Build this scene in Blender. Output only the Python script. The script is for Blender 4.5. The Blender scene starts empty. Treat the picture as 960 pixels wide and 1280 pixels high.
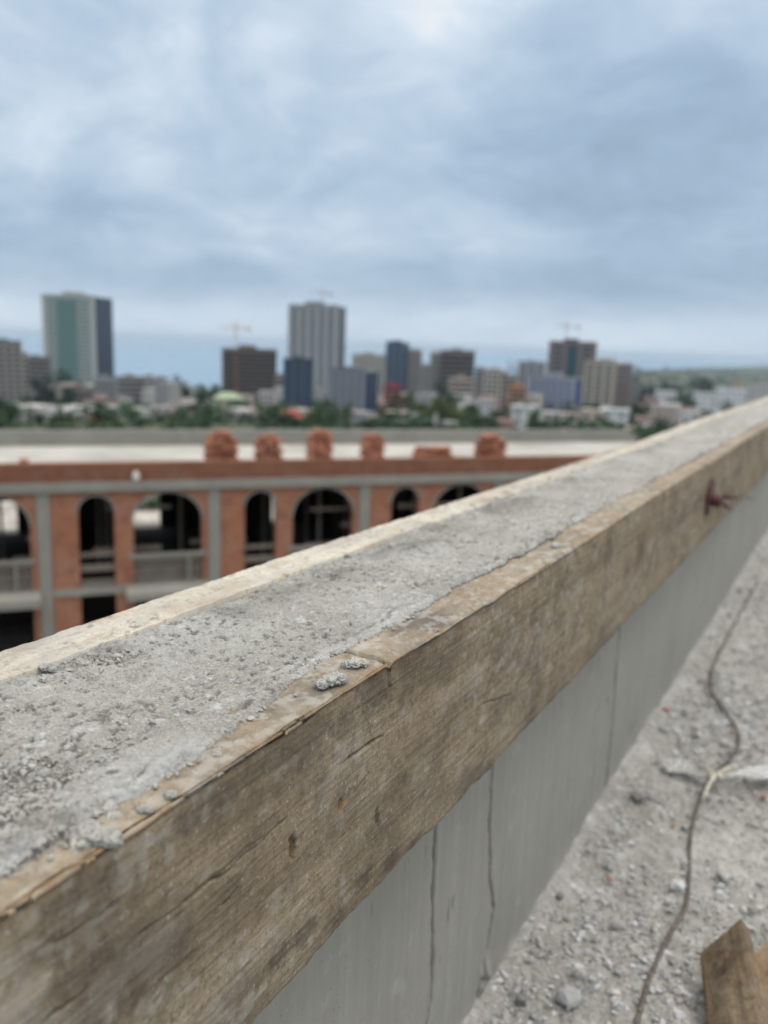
import bpy, bmesh, math, random
import numpy as np
from mathutils import Vector, Matrix
S = bpy.context.scene
R = math.radians
# ------------------------------------------------------------------ camera
FPX = 1040.0                                   # focal length in pixels of a 960 x 1280 frame
ROLL = math.atan(0.036)
PITCH = math.atan(210 * math.cos(ROLL) / FPX)
HEAD = R(29.6055)                              # heading, turned left of the parapet's direction (+Y)
CAMZ = 0.883
EYE = np.array([0.0, 0.0, CAMZ])
_f = np.array([0, math.cos(PITCH), -math.sin(PITCH)]); _u = np.array([0, math.sin(PITCH), math.cos(PITCH)]); _r = np.array([1.0, 0, 0])
_rr = math.cos(ROLL) * _r + math.sin(ROLL) * _u; _uu = -math.sin(ROLL) * _r + math.cos(ROLL) * _u
_c, _s = math.cos(HEAD), math.sin(HEAD)
RW = np.array([[_c, -_s, 0], [_s, _c, 0], [0, 0, 1]])
AR, AU, AF = RW @ _rr, RW @ _uu, RW @ _f
cd = bpy.data.cameras.new('camera'); cam = bpy.data.objects.new('camera', cd); S.collection.objects.link(cam); S.camera = cam
M = Matrix.Identity(4)
for i in range(3):
    M[i][0], M[i][1], M[i][2], M[i][3] = AR[i], AU[i], -AF[i], EYE[i]
cam.matrix_world = M
cd.sensor_fit = 'VERTICAL'; cd.sensor_height = 36; cd.sensor_width = 27; cd.lens = FPX / 1280 * 36
cd.clip_start = 0.02; cd.clip_end = 200000
cd.dof.use_dof = True; cd.dof.focus_distance = 0.63; cd.dof.aperture_fstop = 4.8; cd.dof.aperture_blades = 0

def ray(px, py): return (px - 480) * AR - (py - 640) * AU + FPX * AF
def on_x(px, py, X): d = ray(px, py); return EYE + d * (X / d[0])
def on_z(px, py, Z): d = ray(px, py); return EYE + d * ((Z - CAMZ) / d[2])
def at_r(px, py, r):                            # the point on that sight line at depth r ahead of the camera
    d = ray(px, py); fw = RW @ np.array([0, 1.0, 0]); return EYE + d * (r / float(d @ fw))
# ------------------------------------------------------------------ world and sun (overcast)
SUN_EL, SUN_AZ = R(60), R(35)                  # azimuth measured from +Y towards +X
W = bpy.data.worlds.new('World'); S.world = W; W.use_nodes = True
def build_world():
    t = W.node_tree; n = t.nodes; l = t.links; n.clear()
    out = n.new('ShaderNodeOutputWorld'); bg = n.new('ShaderNodeBackground'); bg.inputs['Strength'].default_value = 0.1
    l.new(bg.outputs[0], out.inputs[0])
    sky = n.new('ShaderNodeTexSky'); sky.sky_type = 'NISHITA'; sky.sun_disc = False
    sky.sun_elevation = SUN_EL; sky.sun_rotation = SUN_AZ; sky.altitude = 100; sky.air_density = 1.2; sky.dust_density = 2.0
    tc = n.new('ShaderNodeTexCoord'); sep = n.new('ShaderNodeSeparateXYZ'); l.new(tc.outputs['Generated'], sep.inputs[0])
    def math_(op, a, b=None):
        m = n.new('ShaderNodeMath'); m.operation = op
        for i, v in enumerate((a, b)):
            if v is None: continue
            if isinstance(v, (int, float)): m.inputs[i].default_value = v
            else: l.new(v, m.inputs[i])
        return m.outputs[0]
    zc = math_('MAXIMUM', sep.outputs[2], 0.0)
    den = math_('ADD', zc, 0.33)
    cx, cy = math_('DIVIDE', sep.outputs[0], den), math_('DIVIDE', sep.outputs[1], den)
    comb = n.new('ShaderNodeCombineXYZ'); l.new(cx, comb.inputs[0]); l.new(cy, comb.inputs[1])
    def noise(scale, detail, rough, dist, off):
        mp = n.new('ShaderNodeMapping'); mp.inputs['Location'].default_value = off; l.new(comb.outputs[0], mp.inputs[0])
        t_ = n.new('ShaderNodeTexNoise'); t_.inputs['Scale'].default_value = scale; t_.inputs['Detail'].default_value = detail
        t_.inputs['Roughness'].default_value = rough; t_.inputs['Distortion'].default_value = dist
        l.new(mp.outputs[0], t_.inputs['Vector']); return t_.outputs['Fac']
    big = noise(1.25, 3, 0.45, 0.6, (7.3864, 20.4763, 0)); med = noise(3.0, 7, 0.56, 0.8, (21.4763, 9.3864, 0)); fine = noise(9.0, 6, 0.6, 0.6, (1.3, 8.4, 0))
    f = math_('ADD', math_('ADD', math_('MULTIPLY', big, 0.56), math_('MULTIPLY', med, 0.34)), math_('MULTIPLY', fine, 0.10))
    # whiter overhead and in a low band above the horizon
    def ramp(v, pts):
        r = n.new('ShaderNodeValToRGB'); e = r.color_ramp.elements
        while len(e) < len(pts): e.new(0.5)
        for el, (p, c) in zip(e, pts): el.position = p; el.color = c
        l.new(v, r.inputs[0]); return r.outputs[0]
    lift = ramp(sep.outputs[2], [(0.0, (.64, .64, .64, 1)), (0.03, (.63, .63, .63, 1)), (0.065, (.47, .47, .47, 1)), (0.16, (.43, .43, .43, 1)), (0.28, (.50, .50, .50, 1)), (0.42, (.68, .68, .68, 1)), (0.8, (.9, .9, .9, 1))])
    wgt = ramp(sep.outputs[2], [(0.0, (.25, .25, .25, 1)), (0.04, (.35, .35, .35, 1)), (0.12, (.9, .9, .9, 1)), (.3, (1, 1, 1, 1))])
    f2 = math_('ADD', math_('MULTIPLY', math_('SUBTRACT', f, 0.5), math_('MULTIPLY', wgt, 1.7)), lift)
    k = 10.0
    col = ramp(f2, [(0.22, (.23, .32, .415, 1)), (0.40, (.315, .425, .555, 1)), (0.55, (.43, .535, .655, 1)), (0.70, (.60, .68, .765, 1)), (0.86, (1.0, .945, .865, 1))])
    sc = n.new('ShaderNodeVectorMath'); sc.operation = 'SCALE'; l.new(math_('MULTIPLY', ramp(sep.outputs[2], [(0.0, (.47, .47, .47, 1)), (.34, (.47, .47, .47, 1)), (.62, (.78, .78, .78, 1)), (1.0, (.88, .88, .88, 1))]), 2.2 * k), sc.inputs['Scale']); l.new(col, sc.inputs[0])
    mix = n.new('ShaderNodeMix'); mix.data_type = 'RGBA'; mix.inputs['Factor'].default_value = 0.94
    l.new(sky.outputs[0], mix.inputs['A']); l.new(sc.outputs[0], mix.inputs['B']); l.new(mix.outputs['Result'], bg.inputs['Color'])
build_world()
sl = bpy.data.lights.new('sun', 'SUN'); sl.energy = 0.85; sl.angle = R(18); sl.color = (1.0, 0.95, 0.87)
so = bpy.data.objects.new('sun', sl); S.collection.objects.link(so)
_sd = Vector((math.sin(SUN_AZ) * math.cos(SUN_EL), math.cos(SUN_AZ) * math.cos(SUN_EL), math.sin(SUN_EL)))
so.rotation_euler = _sd.to_track_quat('Z', 'Y').to_euler()
S.view_settings.view_transform = 'Standard'; S.view_settings.look = 'None'; S.view_settings.exposure = 0.2; S.view_settings.gamma = 1.0
try: S.cycles.use_denoising = True; S.cycles.denoising_prefilter = 'ACCURATE'
except Exception: pass
# ------------------------------------------------------------------ helpers
rng = np.random.default_rng(7); random.seed(7)
def hsh(ix, iy, s):
    n = (ix.astype(np.int64) * 374761393 + iy.astype(np.int64) * 668265263 + s * 144269504) & 0xffffffff
    n = ((n ^ (n >> 13)) * 1274126177) & 0xffffffff
    return ((n ^ (n >> 16)) & 0xffff) / 65535.0
def vn(x, y, s=0):
    x = np.asarray(x, float); y = np.asarray(y, float); ix, iy = np.floor(x), np.floor(y); fx, fy = x - ix, y - iy
    fx = fx * fx * fx * (fx * (fx * 6 - 15) + 10); fy = fy * fy * fy * (fy * (fy * 6 - 15) + 10)
    a, b, c, d = hsh(ix, iy, s), hsh(ix + 1, iy, s), hsh(ix, iy + 1, s), hsh(ix + 1, iy + 1, s)
    return (a * (1 - fx) + b * fx) * (1 - fy) + (c * (1 - fx) + d * fx) * fy
def fbm(x, y, s=0, o=4, g=0.5):
    t, a, m = 0, 1.0, 0
    for i in range(o):
        t = t + a * vn(x * 2 ** i, y * 2 ** i, s + 17 * i); m += a; a *= g
    return t / m
def sst(a, b, x): t = np.clip((x - a) / (b - a), 0, 1); return t * t * (3 - 2 * t)
def seg(*parts):
    v = []
    for a, b, st in parts: v += list(np.arange(a, b - st * 0.3, st))
    return np.array(v + [parts[-1][1]])
def link(o, parent=None):
    S.collection.objects.link(o)
    if parent is not None: o.parent = parent
    return o
def tag(o, label=None, cat=None, group=None, kind=None):
    for k, v in (('label', label), ('category', cat), ('group', group), ('kind', kind)):
        if v: o[k] = v
    return o
def empty(name, loc=(0, 0, 0), rz=0.0, label=None, cat=None, group=None):
    o = bpy.data.objects.new(name, None); o.location = [float(v) for v in loc]; o.rotation_euler = (0, 0, rz); o.empty_display_size = .1
    return tag(link(o), label, cat, group)
def mesh_np(name, V, F, mat, parent=None, smooth=True, attrs=None):
    V = np.asarray(V, np.float32); F = np.asarray(F, np.int32); k = F.shape[1]
    me = bpy.data.meshes.new(name); me.vertices.add(len(V)); me.vertices.foreach_set('co', V.ravel())
    me.loops.add(F.size); me.loops.foreach_set('vertex_index', F.ravel())
    me.polygons.add(len(F)); me.polygons.foreach_set('loop_start', np.arange(0, F.size, k, dtype=np.int32)); me.polygons.foreach_set('loop_total', np.full(len(F), k, np.int32))
    me.polygons.foreach_set('use_smooth', np.full(len(F), smooth))
    for an, av in (attrs or {}).items():
        a = me.attributes.new(an, 'FLOAT', 'POINT'); a.data.foreach_set('value', np.asarray(av, np.float32).ravel())
    me.update(); me.validate()
    if mat: me.materials.append(mat)
    return link(bpy.data.objects.new(name, me), parent)
def grid_faces(n, m, flip=False, off=0):
    i = np.arange(n * m).reshape(n, m); q = np.stack([i[:-1, :-1], i[1:, :-1], i[1:, 1:], i[:-1, 1:]], -1).reshape(-1, 4)
    return (q[:, ::-1] if flip else q) + off
class MB:
    def __init__(s): s.v = []; s.f = []
    def add(s, v, f):
        b = len(s.v); s.v += [tuple(map(float, p)) for p in v]; s.f += [tuple(i + b for i in q) for q in f]; return s
    def box(s, a, b):
        x0, y0, z0 = a; x1, y1, z1 = b
        return s.add([(x0, y0, z0), (x1, y0, z0), (x1, y1, z0), (x0, y1, z0), (x0, y0, z1), (x1, y0, z1), (x1, y1, z1), (x0, y1, z1)],
                     [(3, 2, 1, 0), (4, 5, 6, 7), (0, 1, 5, 4), (1, 2, 6, 5), (2, 3, 7, 6), (3, 0, 4, 7)])
    def prism(s, poly, y0, y1):                 # polygon in (x, z), extruded along y
        n = len(poly); return s.add([(x, y0, z) for x, z in poly] + [(x, y1, z) for x, z in poly],
                                    [tuple(range(n)), tuple(range(2 * n - 1, n - 1, -1))] + [((i + 1) % n, i, i + n, (i + 1) % n + n) for i in range(n)])
    def tube(s, pts, r, k=8, cap=True):
        P = [Vector(p) for p in pts]; rs = r if hasattr(r, '__len__') else [r] * len(P); b = len(s.v)
        up = Vector((0, 0, 1))
        for i, p in enumerate(P):
            t = (P[min(i + 1, len(P) - 1)] - P[max(i - 1, 0)]).normalized(); a = t.cross(up)
            if a.length < 1e-3: a = t.cross(Vector((1, 0, 0)))
            a.normalize(); c = t.cross(a)
            for j in range(k): q = p + (a * math.cos(2 * math.pi * j / k) + c * math.sin(2 * math.pi * j / k)) * rs[i]; s.v.append(tuple(q))
        for i in range(len(P) - 1):
            for j in range(k): s.f.append((b + i * k + j, b + i * k + (j + 1) % k, b + (i + 1) * k + (j + 1) % k, b + (i + 1) * k + j))
        if cap: s.f.append(tuple(b + j for j in range(k - 1, -1, -1))); s.f.append(tuple(b + (len(P) - 1) * k + j for j in range(k)))
        return s
    def mesh(s, name, mat, smooth=False, bevel=0):
        me = bpy.data.meshes.new(name); me.from_pydata(s.v, [], s.f)
        bm = bmesh.new(); bm.from_mesh(me)
        if bevel: bmesh.ops.bevel(bm, geom=bm.edges[:], offset=bevel, segments=2, affect='EDGES', profile=.6)
        bmesh.ops.recalc_face_normals(bm, faces=bm.faces[:]); bm.to_mesh(me); bm.free()
        for p in me.polygons: p.use_smooth = smooth
        if mat: me.materials.append(mat)
        return me
    def build(s, name, mat, parent=None, smooth=False, bevel=0):
        return link(bpy.data.objects.new(name, s.mesh(name, mat, smooth, bevel)), parent)
def inst(name, me, parent=None, loc=(0, 0, 0), rot=(0, 0, 0), sc=(1, 1, 1)):
    o = bpy.data.objects.new(name, me); o.location = [float(v) for v in loc]; o.rotation_euler = rot; o.scale = sc; return link(o, parent)
# ------------------------------------------------------------------ materials
class NT:
    def __init__(s, name, rough=.9, spec=.3):
        s.m = bpy.data.materials.new(name); s.m.use_nodes = True; s.t = s.m.node_tree; s.n = s.t.nodes; s.l = s.t.links
        s.p = s.n['Principled BSDF']; s.p.inputs['Roughness'].default_value = rough; s.p.inputs['Specular IOR Level'].default_value = spec
        s.tc = s.n.new('ShaderNodeTexCoord').outputs['Object']
    def put(s, v, i):
        if v is None: return
        if hasattr(v, 'is_linked'): s.l.new(v, i)
        elif hasattr(v, '__len__') and len(v) == 3 and i.type == 'RGBA': i.default_value = (*v, 1)
        else: i.default_value = v
    def map(s, scale, loc=(0, 0, 0), rot=(0, 0, 0)):
        m = s.n.new('ShaderNodeMapping'); m.inputs['Scale'].default_value = scale; m.inputs['Location'].default_value = loc; m.inputs['Rotation'].default_value = rot; s.l.new(s.tc, m.inputs[0]); return m.outputs[0]
    def noise(s, scale, detail=4, rough=.55, dist=0, vec=None):
        t = s.n.new('ShaderNodeTexNoise'); t.inputs['Scale'].default_value = scale; t.inputs['Detail'].default_value = detail; t.inputs['Roughness'].default_value = rough; t.inputs['Distortion'].default_value = dist
        s.l.new(vec or s.tc, t.inputs['Vector']); return t.outputs['Fac']
    def vor(s, scale, vec=None, feat='F1'):
        t = s.n.new('ShaderNodeTexVoronoi'); t.feature = feat; t.inputs['Scale'].default_value = scale; s.l.new(vec or s.tc, t.inputs['Vector']); return t.outputs['Distance']
    def ramp(s, v, pts):
        r = s.n.new('ShaderNodeValToRGB'); e = r.color_ramp.elements
        while len(e) < len(pts): e.new(.5)
        for el, (p, c) in zip(e, pts):
            el.position = p; el.color = (c, c, c, 1) if isinstance(c, (int, float)) else (*c, 1)
        s.l.new(v, r.inputs[0]); return r.outputs[0]
    def math(s, op, a, b=0.0):
        m = s.n.new('ShaderNodeMath'); m.operation = op; s.put(a, m.inputs[0]); s.put(b, m.inputs[1]); return m.outputs[0]
    def mix(s, f, a, b, mode='MIX'):
        m = s.n.new('ShaderNodeMix'); m.data_type = 'RGBA'; m.blend_type = mode; s.put(f, m.inputs['Factor']); s.put(a, m.inputs['A']); s.put(b, m.inputs['B']); return m.outputs['Result']
    def attr(s, a): t = s.n.new('ShaderNodeAttribute'); t.attribute_name = a; return t.outputs['Fac']
    def rnd(s): return s.n.new('ShaderNodeObjectInfo').outputs['Random']
    def bump(s, h, dist=.002, strength=1.0, prev=None):
        b = s.n.new('ShaderNodeBump'); b.inputs['Distance'].default_value = dist; b.inputs['Strength'].default_value = strength; s.l.new(h, b.inputs['Height'])
        if prev: s.l.new(prev, b.inputs['Normal'])
        return b.outputs[0]
    def done(s, col, nrm=None, rough=None):
        s.put(col, s.p.inputs['Base Color'])
        if nrm: s.l.new(nrm, s.p.inputs['Normal'])
        if rough is not None: s.put(rough, s.p.inputs['Roughness'])
        return s.m
def simple(name, c, rough=.85, var=.25, scale=3.0, spec=.3, bump=0):
    t = NT(name, rough, spec); n = t.noise(scale, 5, .6)
    col = t.mix(n, tuple(v * (1 - var) for v in c), tuple(min(1, v * (1 + var)) for v in c))
    return t.done(col, t.bump(t.noise(scale * 6, 4), bump) if bump else None)
def mat_concrete():
    t = NT('fresh_concrete', .95, .2)
    a = t.noise(9, 5, .6); b = t.noise(70, 5, .65); c = t.noise(420, 4, .7); d = t.vor(260)
    col = t.ramp(a, [(.3, (.335, .326, .292)), (.5, (.41, .40, .365)), (.7, (.475, .465, .43))])
    col = t.mix(t.ramp(b, [(.35, .55), (.6, 0.0)]), col, (.25, .25, .235))
    col = t.mix(t.ramp(c, [(.56, 0.0), (.68, .75)]), col, (.66, .66, .64))
    col = t.mix(t.ramp(c, [(.30, .9), (.43, 0.0)]), col, (.13, .128, .12)); e = t.noise(190, 3, .6); col = t.mix(t.ramp(e, [(.27, .75), (.37, 0.0)]), col, (.15, .147, .138))
    col = t.mix(t.attr('pale'), col, (.56, .575, .58))
    col = t.mix(t.attr('dark'), col, (.14, .135, .125))
    u = t.noise(900, 3, .7); col = t.mix(t.ramp(u, [(.28, .8), (.40, 0.0)]), col, (.12, .118, .11)); col = t.mix(t.ramp(u, [(.62, 0.0), (.74, .7)]), col, (.72, .72, .70))
    h = t.math('ADD', t.math('ADD', t.math('MULTIPLY', c, .7), t.math('MULTIPLY', u, .35)), t.math('ADD', t.math('MULTIPLY', b, 1.0), t.math('MULTIPLY', d, .5)))
    return t.done(col, t.bump(h, .0040, 1.0))
def wood(name, light, mid, dark, dust=.3, axis='y', sc=1.0, bump=.0012, streak=(.35, .7)):
    t = NT(name, .88, .2)
    ax = {'x': (1.6, 38, 38), 'y': (38, 1.6, 38), 'z': (38, 38, 1.6)}[axis]; fx = {'x': (7, 330, 330), 'y': (330, 7, 330), 'z': (330, 330, 7)}[axis]
    g = t.noise(1.0 * sc, 6, .6, .7, t.map(ax)); fi = t.noise(1.0 * sc, 3, .6, .3, t.map(fx)); blo = t.noise(11 * sc, 5, .6); sp = t.noise(34 * sc, 4, .55); mi = t.noise(240 * sc, 3, .6)
    col = t.ramp(g, [(.22, dark), (.5, mid), (.78, light)])
    col = t.mix(t.ramp(fi, [(streak[0], .22), (streak[1], 0.0)]), col, dark); col = t.mix(t.ramp(t.noise(6 * sc, 4, .6), [(.48, 0.0), (.64, .45)]), col, (.30, .262, .20)); iso = t.noise(150 * sc, 5, .7); col = t.mix(t.ramp(iso, [(.36, .7), (.47, 0.0)]), col, tuple(v * .75 for v in dark)); col = t.mix(t.ramp(t.noise(600 * sc, 3, .7), [(.34, .7), (.45, 0.0)]), col, tuple(v * .6 for v in dark))
    col = t.mix(t.ramp(blo, [(.34, .6), (.52, 0.0)]), col, tuple(v * .6 for v in dark)); col = t.mix(t.ramp(t.noise(95 * sc, 5, .65), [(.34, .55), (.5, 0.0)]), col, tuple(v * .7 for v in dark))
    col = t.mix(t.ramp(sp, [(.56, 0.0), (.70, dust)]), col, (.37, .36, .33))
    col = t.mix(t.ramp(mi, [(.60, 0.0), (.74, dust * 1.3)]), col, (.45, .44, .41))
    col = t.mix(t.attr('stain'), col, (.035, .03, .028)); col = t.mix(t.attr('dust'), col, (.42, .41, .38)); col = t.mix(t.attr('warm'), col, (.34, .20, .085))
    h = t.math('ADD', t.math('MULTIPLY', fi, .8), t.math('ADD', t.math('MULTIPLY', g, .6), t.math('MULTIPLY', mi, .4)))
    return t.done(col, t.bump(h, bump))
def mat_plaster():
    t = NT('smooth_grey_concrete', .8, .25)
    st = t.noise(1, 4, .6, .6, t.map((20, 120, 3.5))); st2 = t.noise(1, 3, .5, 0, t.map((20, 45, .7))); a = t.noise(5, 5, .55); sp = t.noise(130, 4, .6)
    col = t.ramp(a, [(.3, (.255, .248, .222)), (.7, (.30, .293, .265))])
    col = t.mix(t.ramp(st, [(.38, .35), (.58, 0.0)]), col, (.22, .214, .193)); col = t.mix(t.ramp(st2, [(.5, 0.0), (.72, .4)]), col, (.335, .328, .30)); col = t.mix(t.ramp(t.vor(75), [(.05, .8), (.09, 0.0)]), col, (.10, .097, .088)); col = t.mix(t.ramp(t.noise(22, 5, .65), [(.58, 0.0), (.70, .45)]), col, (.38, .375, .35))
    col = t.mix(t.ramp(sp, [(.66, 0.0), (.74, .5)]), col, (.17, .165, .155)); col = t.mix(t.attr('stain'), col, (.05, .048, .045)); col = t.mix(t.attr('dust'), col, (.38, .375, .36))
    return t.done(col, t.bump(t.math('ADD', t.math('MULTIPLY', st, .6), t.math('MULTIPLY', sp, .4)), .0010))
def mat_dust(name='dusty_floor', k=1.0):
    t = NT(name, .97, .15)
    a = t.noise(4.5, 5, .6); b = t.noise(28, 6, .65); c = t.noise(170, 5, .7); v = t.vor(120)
    col = t.ramp(a, [(.3, tuple(x * k for x in (.34, .333, .312))), (.55, tuple(x * k for x in (.42, .413, .392))), (.75, tuple(x * k for x in (.49, .483, .462)))])
    col = t.mix(t.ramp(b, [(.34, .7), (.50, 0.0)]), col, (.27, .265, .245)); col = t.mix(t.ramp(b, [(.54, 0.0), (.68, .6)]), col, (.58, .575, .56))
    col = t.mix(t.ramp(c, [(.32, .85), (.45, 0.0)]), col, (.12, .117, .108)); col = t.mix(t.ramp(c, [(.6, 0.0), (.72, .5)]), col, (.62, .615, .60))
    h = t.math('ADD', t.math('MULTIPLY', c, .6), t.math('ADD', t.math('MULTIPLY', b, 1.6), t.math('MULTIPLY', v, .6)))
    return t.done(col, t.bump(h, .0045))
def mat_stone(name, lo, hi):
    t = NT(name, .93, .2); a = t.noise(60, 5, .6); b = t.noise(400, 4, .65)
    col = t.mix(t.rnd(), lo, hi); col = t.mix(t.ramp(a, [(.35, .45), (.6, 0.0)]), col, tuple(x * .6 for x in lo)); col = t.mix(t.ramp(b, [(.6, 0.0), (.75, .5)]), col, tuple(min(1, x * 1.3) for x in hi))
    return t.done(col, t.bump(t.math('ADD', a, b), .0016))
def mat_brick(name='brick_wall', k=1.0):
    t = NT(name, .9, .2); b = t.n.new('ShaderNodeTexBrick'); mp = t.map((1, 1, 1), rot=(math.pi / 2, 0, 0)); t.l.new(mp, b.inputs['Vector'])
    for kk, v in (('Scale', 1), ('Mortar Size', .008), ('Brick Width', .26), ('Row Height', .085), ('Mortar Smooth', .3)): b.inputs[kk].default_value = v
    b.inputs['Color1'].default_value = (.40 * k, .155 * k, .078 * k, 1); b.inputs['Color2'].default_value = (.30 * k, .115 * k, .065 * k, 1); b.inputs['Mortar'].default_value = (.33 * k, .25 * k, .2 * k, 1)
    n1 = t.noise(1.4, 6, .65); col = t.mix(t.ramp(n1, [(.42, 0.0), (.66, .75)]), b.outputs['Color'], (.38 * k, .21 * k, .15 * k))
    n2 = t.noise(2.6, 5, .6); col = t.mix(t.ramp(n2, [(.32, .7), (.5, 0.0)]), col, (.20, .08, .05))
    return t.done(col, t.bump(t.math('SUBTRACT', 1.0, b.outputs['Fac']), .01))
MC = mat_concrete(); MP = mat_plaster(); MF = mat_dust(k=.94)
MW = wood('weathered_formwork_timber', (.315, .252, .172), (.255, .202, .138), (.165, .13, .09), .42)
MWF = wood('pale_cement_coated_timber', (.60, .565, .49), (.55, .515, .445), (.40, .365, .31), .5)
MWP = wood('brown_plank_timber', (.25, .185, .12), (.20, .148, .098), (.11, .08, .055), .22, 'z')
MWO = wood('orange_plank_timber', (.36, .25, .15), (.28, .19, .115), (.18, .12, .07), .12, 'z')
MST = mat_stone('grey_stone', (.38, .38, .37), (.52, .525, .52)); MSW = mat_stone('pale_stone', (.58, .59, .60), (.66, .67, .68)); MSD = mat_stone('dark_stone', (.24, .237, .227), (.30, .295, .285))
MBC = mat_stone('brick_chip', (.40, .20, .14), (.47, .26, .19)); MLP = mat_stone('mortar_lump', (.40, .395, .37), (.49, .485, .46))
MBR = mat_brick(); MBD = mat_brick('old_dull_brick', .66)
MGC = simple('grey_concrete', (.27, .265, .24), .9, .25, 1.3, .2, .01); MRF = simple('pale_roof_screed', (.38, .37, .345), .95, .5, .45, .2, .01)
MDK = simple('interior_shade_paint', (.045, .034, .028), .95, .3, 1.0); MTB = simple('grey_brown_timber', (.19, .165, .14), .9, .3, 2.0)  # near-black arcade interior: shade of the deep rooms put into the colour
MRED = simple('red_lead_paint', (.085, .032, .030), .6, .5, 45, .4, .001); MRST = simple('rusty_wire', (.13, .085, .06), .7, .35, 60, .3)
# ================================================================== THE SETTING: rooftop, ground, sea
TOP, BOT, XB, XW, XC, XF = CAMZ - .25, CAMZ - .45, -.303, -.358, -.512, -.55      # parapet section (m)
WALL_END = 11.0
def zterr(r):
    return np.interp(r, [0, 60, 90, 300, 500, 800, 1200, 2000, 90000], [-11, -11, -14, -29.5, -45, -60, -75, -77, -77]) + CAMZ
def coast(a):                                   # distance of the shore by heading angle (deg, right positive)
    return np.interp(a, [-180, -110, -80, -25, -13, 0, 8, 14, 18, 22, 26, 32, 180], [90000, 90000, 1500, 1320, 1300, 1450, 2000, 3200, 4600, 7000, 12000, 90000, 90000])
def build_terrain():
    rr = np.concatenate([[1, 30, 45, 60, 75], np.geomspace(90, 1100, 26), np.geomspace(1150, 70000, 46)]); aa = np.linspace(-180, 180, 361)
    Rr, Aa = np.meshgrid(rr, aa, indexing='ij'); hx, hy = Rr * np.sin(np.radians(Aa)), Rr * np.cos(np.radians(Aa))
    Z = zterr(Rr) + (fbm(hx / 60, hy / 60, 5) - .5) * np.clip((Rr - 80) / 100, 0, 1) * 5
    Z = np.where(Rr > coast(Aa), CAMZ - 84, Z)
    P = np.stack([hx, hy, Z], -1) @ RW.T
    n, m = Rr.shape
    t = NT('ground_earth', .97, .1); a = t.noise(.03, 6, .6); b = t.noise(.4, 5, .6)
    col = t.ramp(a, [(.38, (.030, .050, .026)), (.52, (.06, .075, .045)), (.66, (.10, .105, .075))]); col = t.mix(t.ramp(b, [(.5, 0.0), (.7, .4)]), col, (.11, .11, .09))
    o = mesh_np('ground', P.reshape(-1, 3), grid_faces(n, m), t.done(col)); tag(o, kind='structure')
    v = MB(); k = 96; v.add([(0, 0, CAMZ - 79.5)] + [(75000 * math.cos(2 * math.pi * i / k), 75000 * math.sin(2 * math.pi * i / k), CAMZ - 79.5) for i in range(k)], [(0, i + 1, (i + 1) % k + 1) for i in range(k)])
    t = NT('sea_water', .2, .5); t.p.inputs['IOR'].default_value = 1.33
    n_ = t.noise(.02, 4, .6); o = v.build('sea', t.done((.14, .245, .35), t.bump(n_, 4.0, .2))); tag(o, kind='structure')
build_terrain()
def build_yard():                               # pale trampled rubble ground round the arcade
    t = NT('yard_rubble', .97, .1); a = t.noise(.35, 6, .65); b = t.noise(2.2, 5, .6)
    col = t.ramp(a, [(.36, (.17, .15, .125)), (.5, (.36, .34, .31)), (.62, (.55, .53, .5))]); col = t.mix(t.ramp(b, [(.4, .5), (.6, 0.0)]), col, (.15, .135, .115))
    xs = np.linspace(-70, 70, 90); X, Y = np.meshgrid(xs, np.linspace(2, 70, 50), indexing='ij')
    Z = np.full_like(X, CAMZ - 10.9) + (fbm(X / 5, Y / 5, 9) - .5) * .5
    o = mesh_np('construction_yard_ground', np.stack([X, Y, Z], -1).reshape(-1, 3) @ RW.T, grid_faces(90, 50), t.done(col)); tag(o, kind='structure')
build_yard()
def build_floor():
    xs = seg((XW - .01, .15, .004), (.15, .6, .015), (.6, 2, .1), (2, 12, 1.0)); ys = seg((-6, .4, .6), (.4, .85, .05), (.85, 1.9, .004), (1.9, 3.2, .012), (3.2, 6, .04), (6, 14, .4))
    X, Y = np.meshgrid(xs, ys, indexing='ij')
    Z = (fbm(X * 7, Y * 7, 21, 3) - .5) * .022 + (fbm(X * 38, Y * 38, 22, 4, .6) - .5) * .012 + np.clip(fbm(X * 120, Y * 120, 23, 2) - .5, -.2, .5) * .008
    Z += .022 * np.exp(-(X - XW) / .02) * fbm(Y * 16, Y * 3, 3)          # dust and droppings banked along the wall foot
    o = mesh_np('rooftop_floor', np.stack([X, Y, Z - .004], -1).reshape(-1, 3), grid_faces(*X.shape), MF); tag(o, kind='structure')
    b = MB().box((XF + .02, -6, -14), (12, 14, -.05)).build('building_below', MGC); tag(b, kind='structure')
build_floor()
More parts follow.
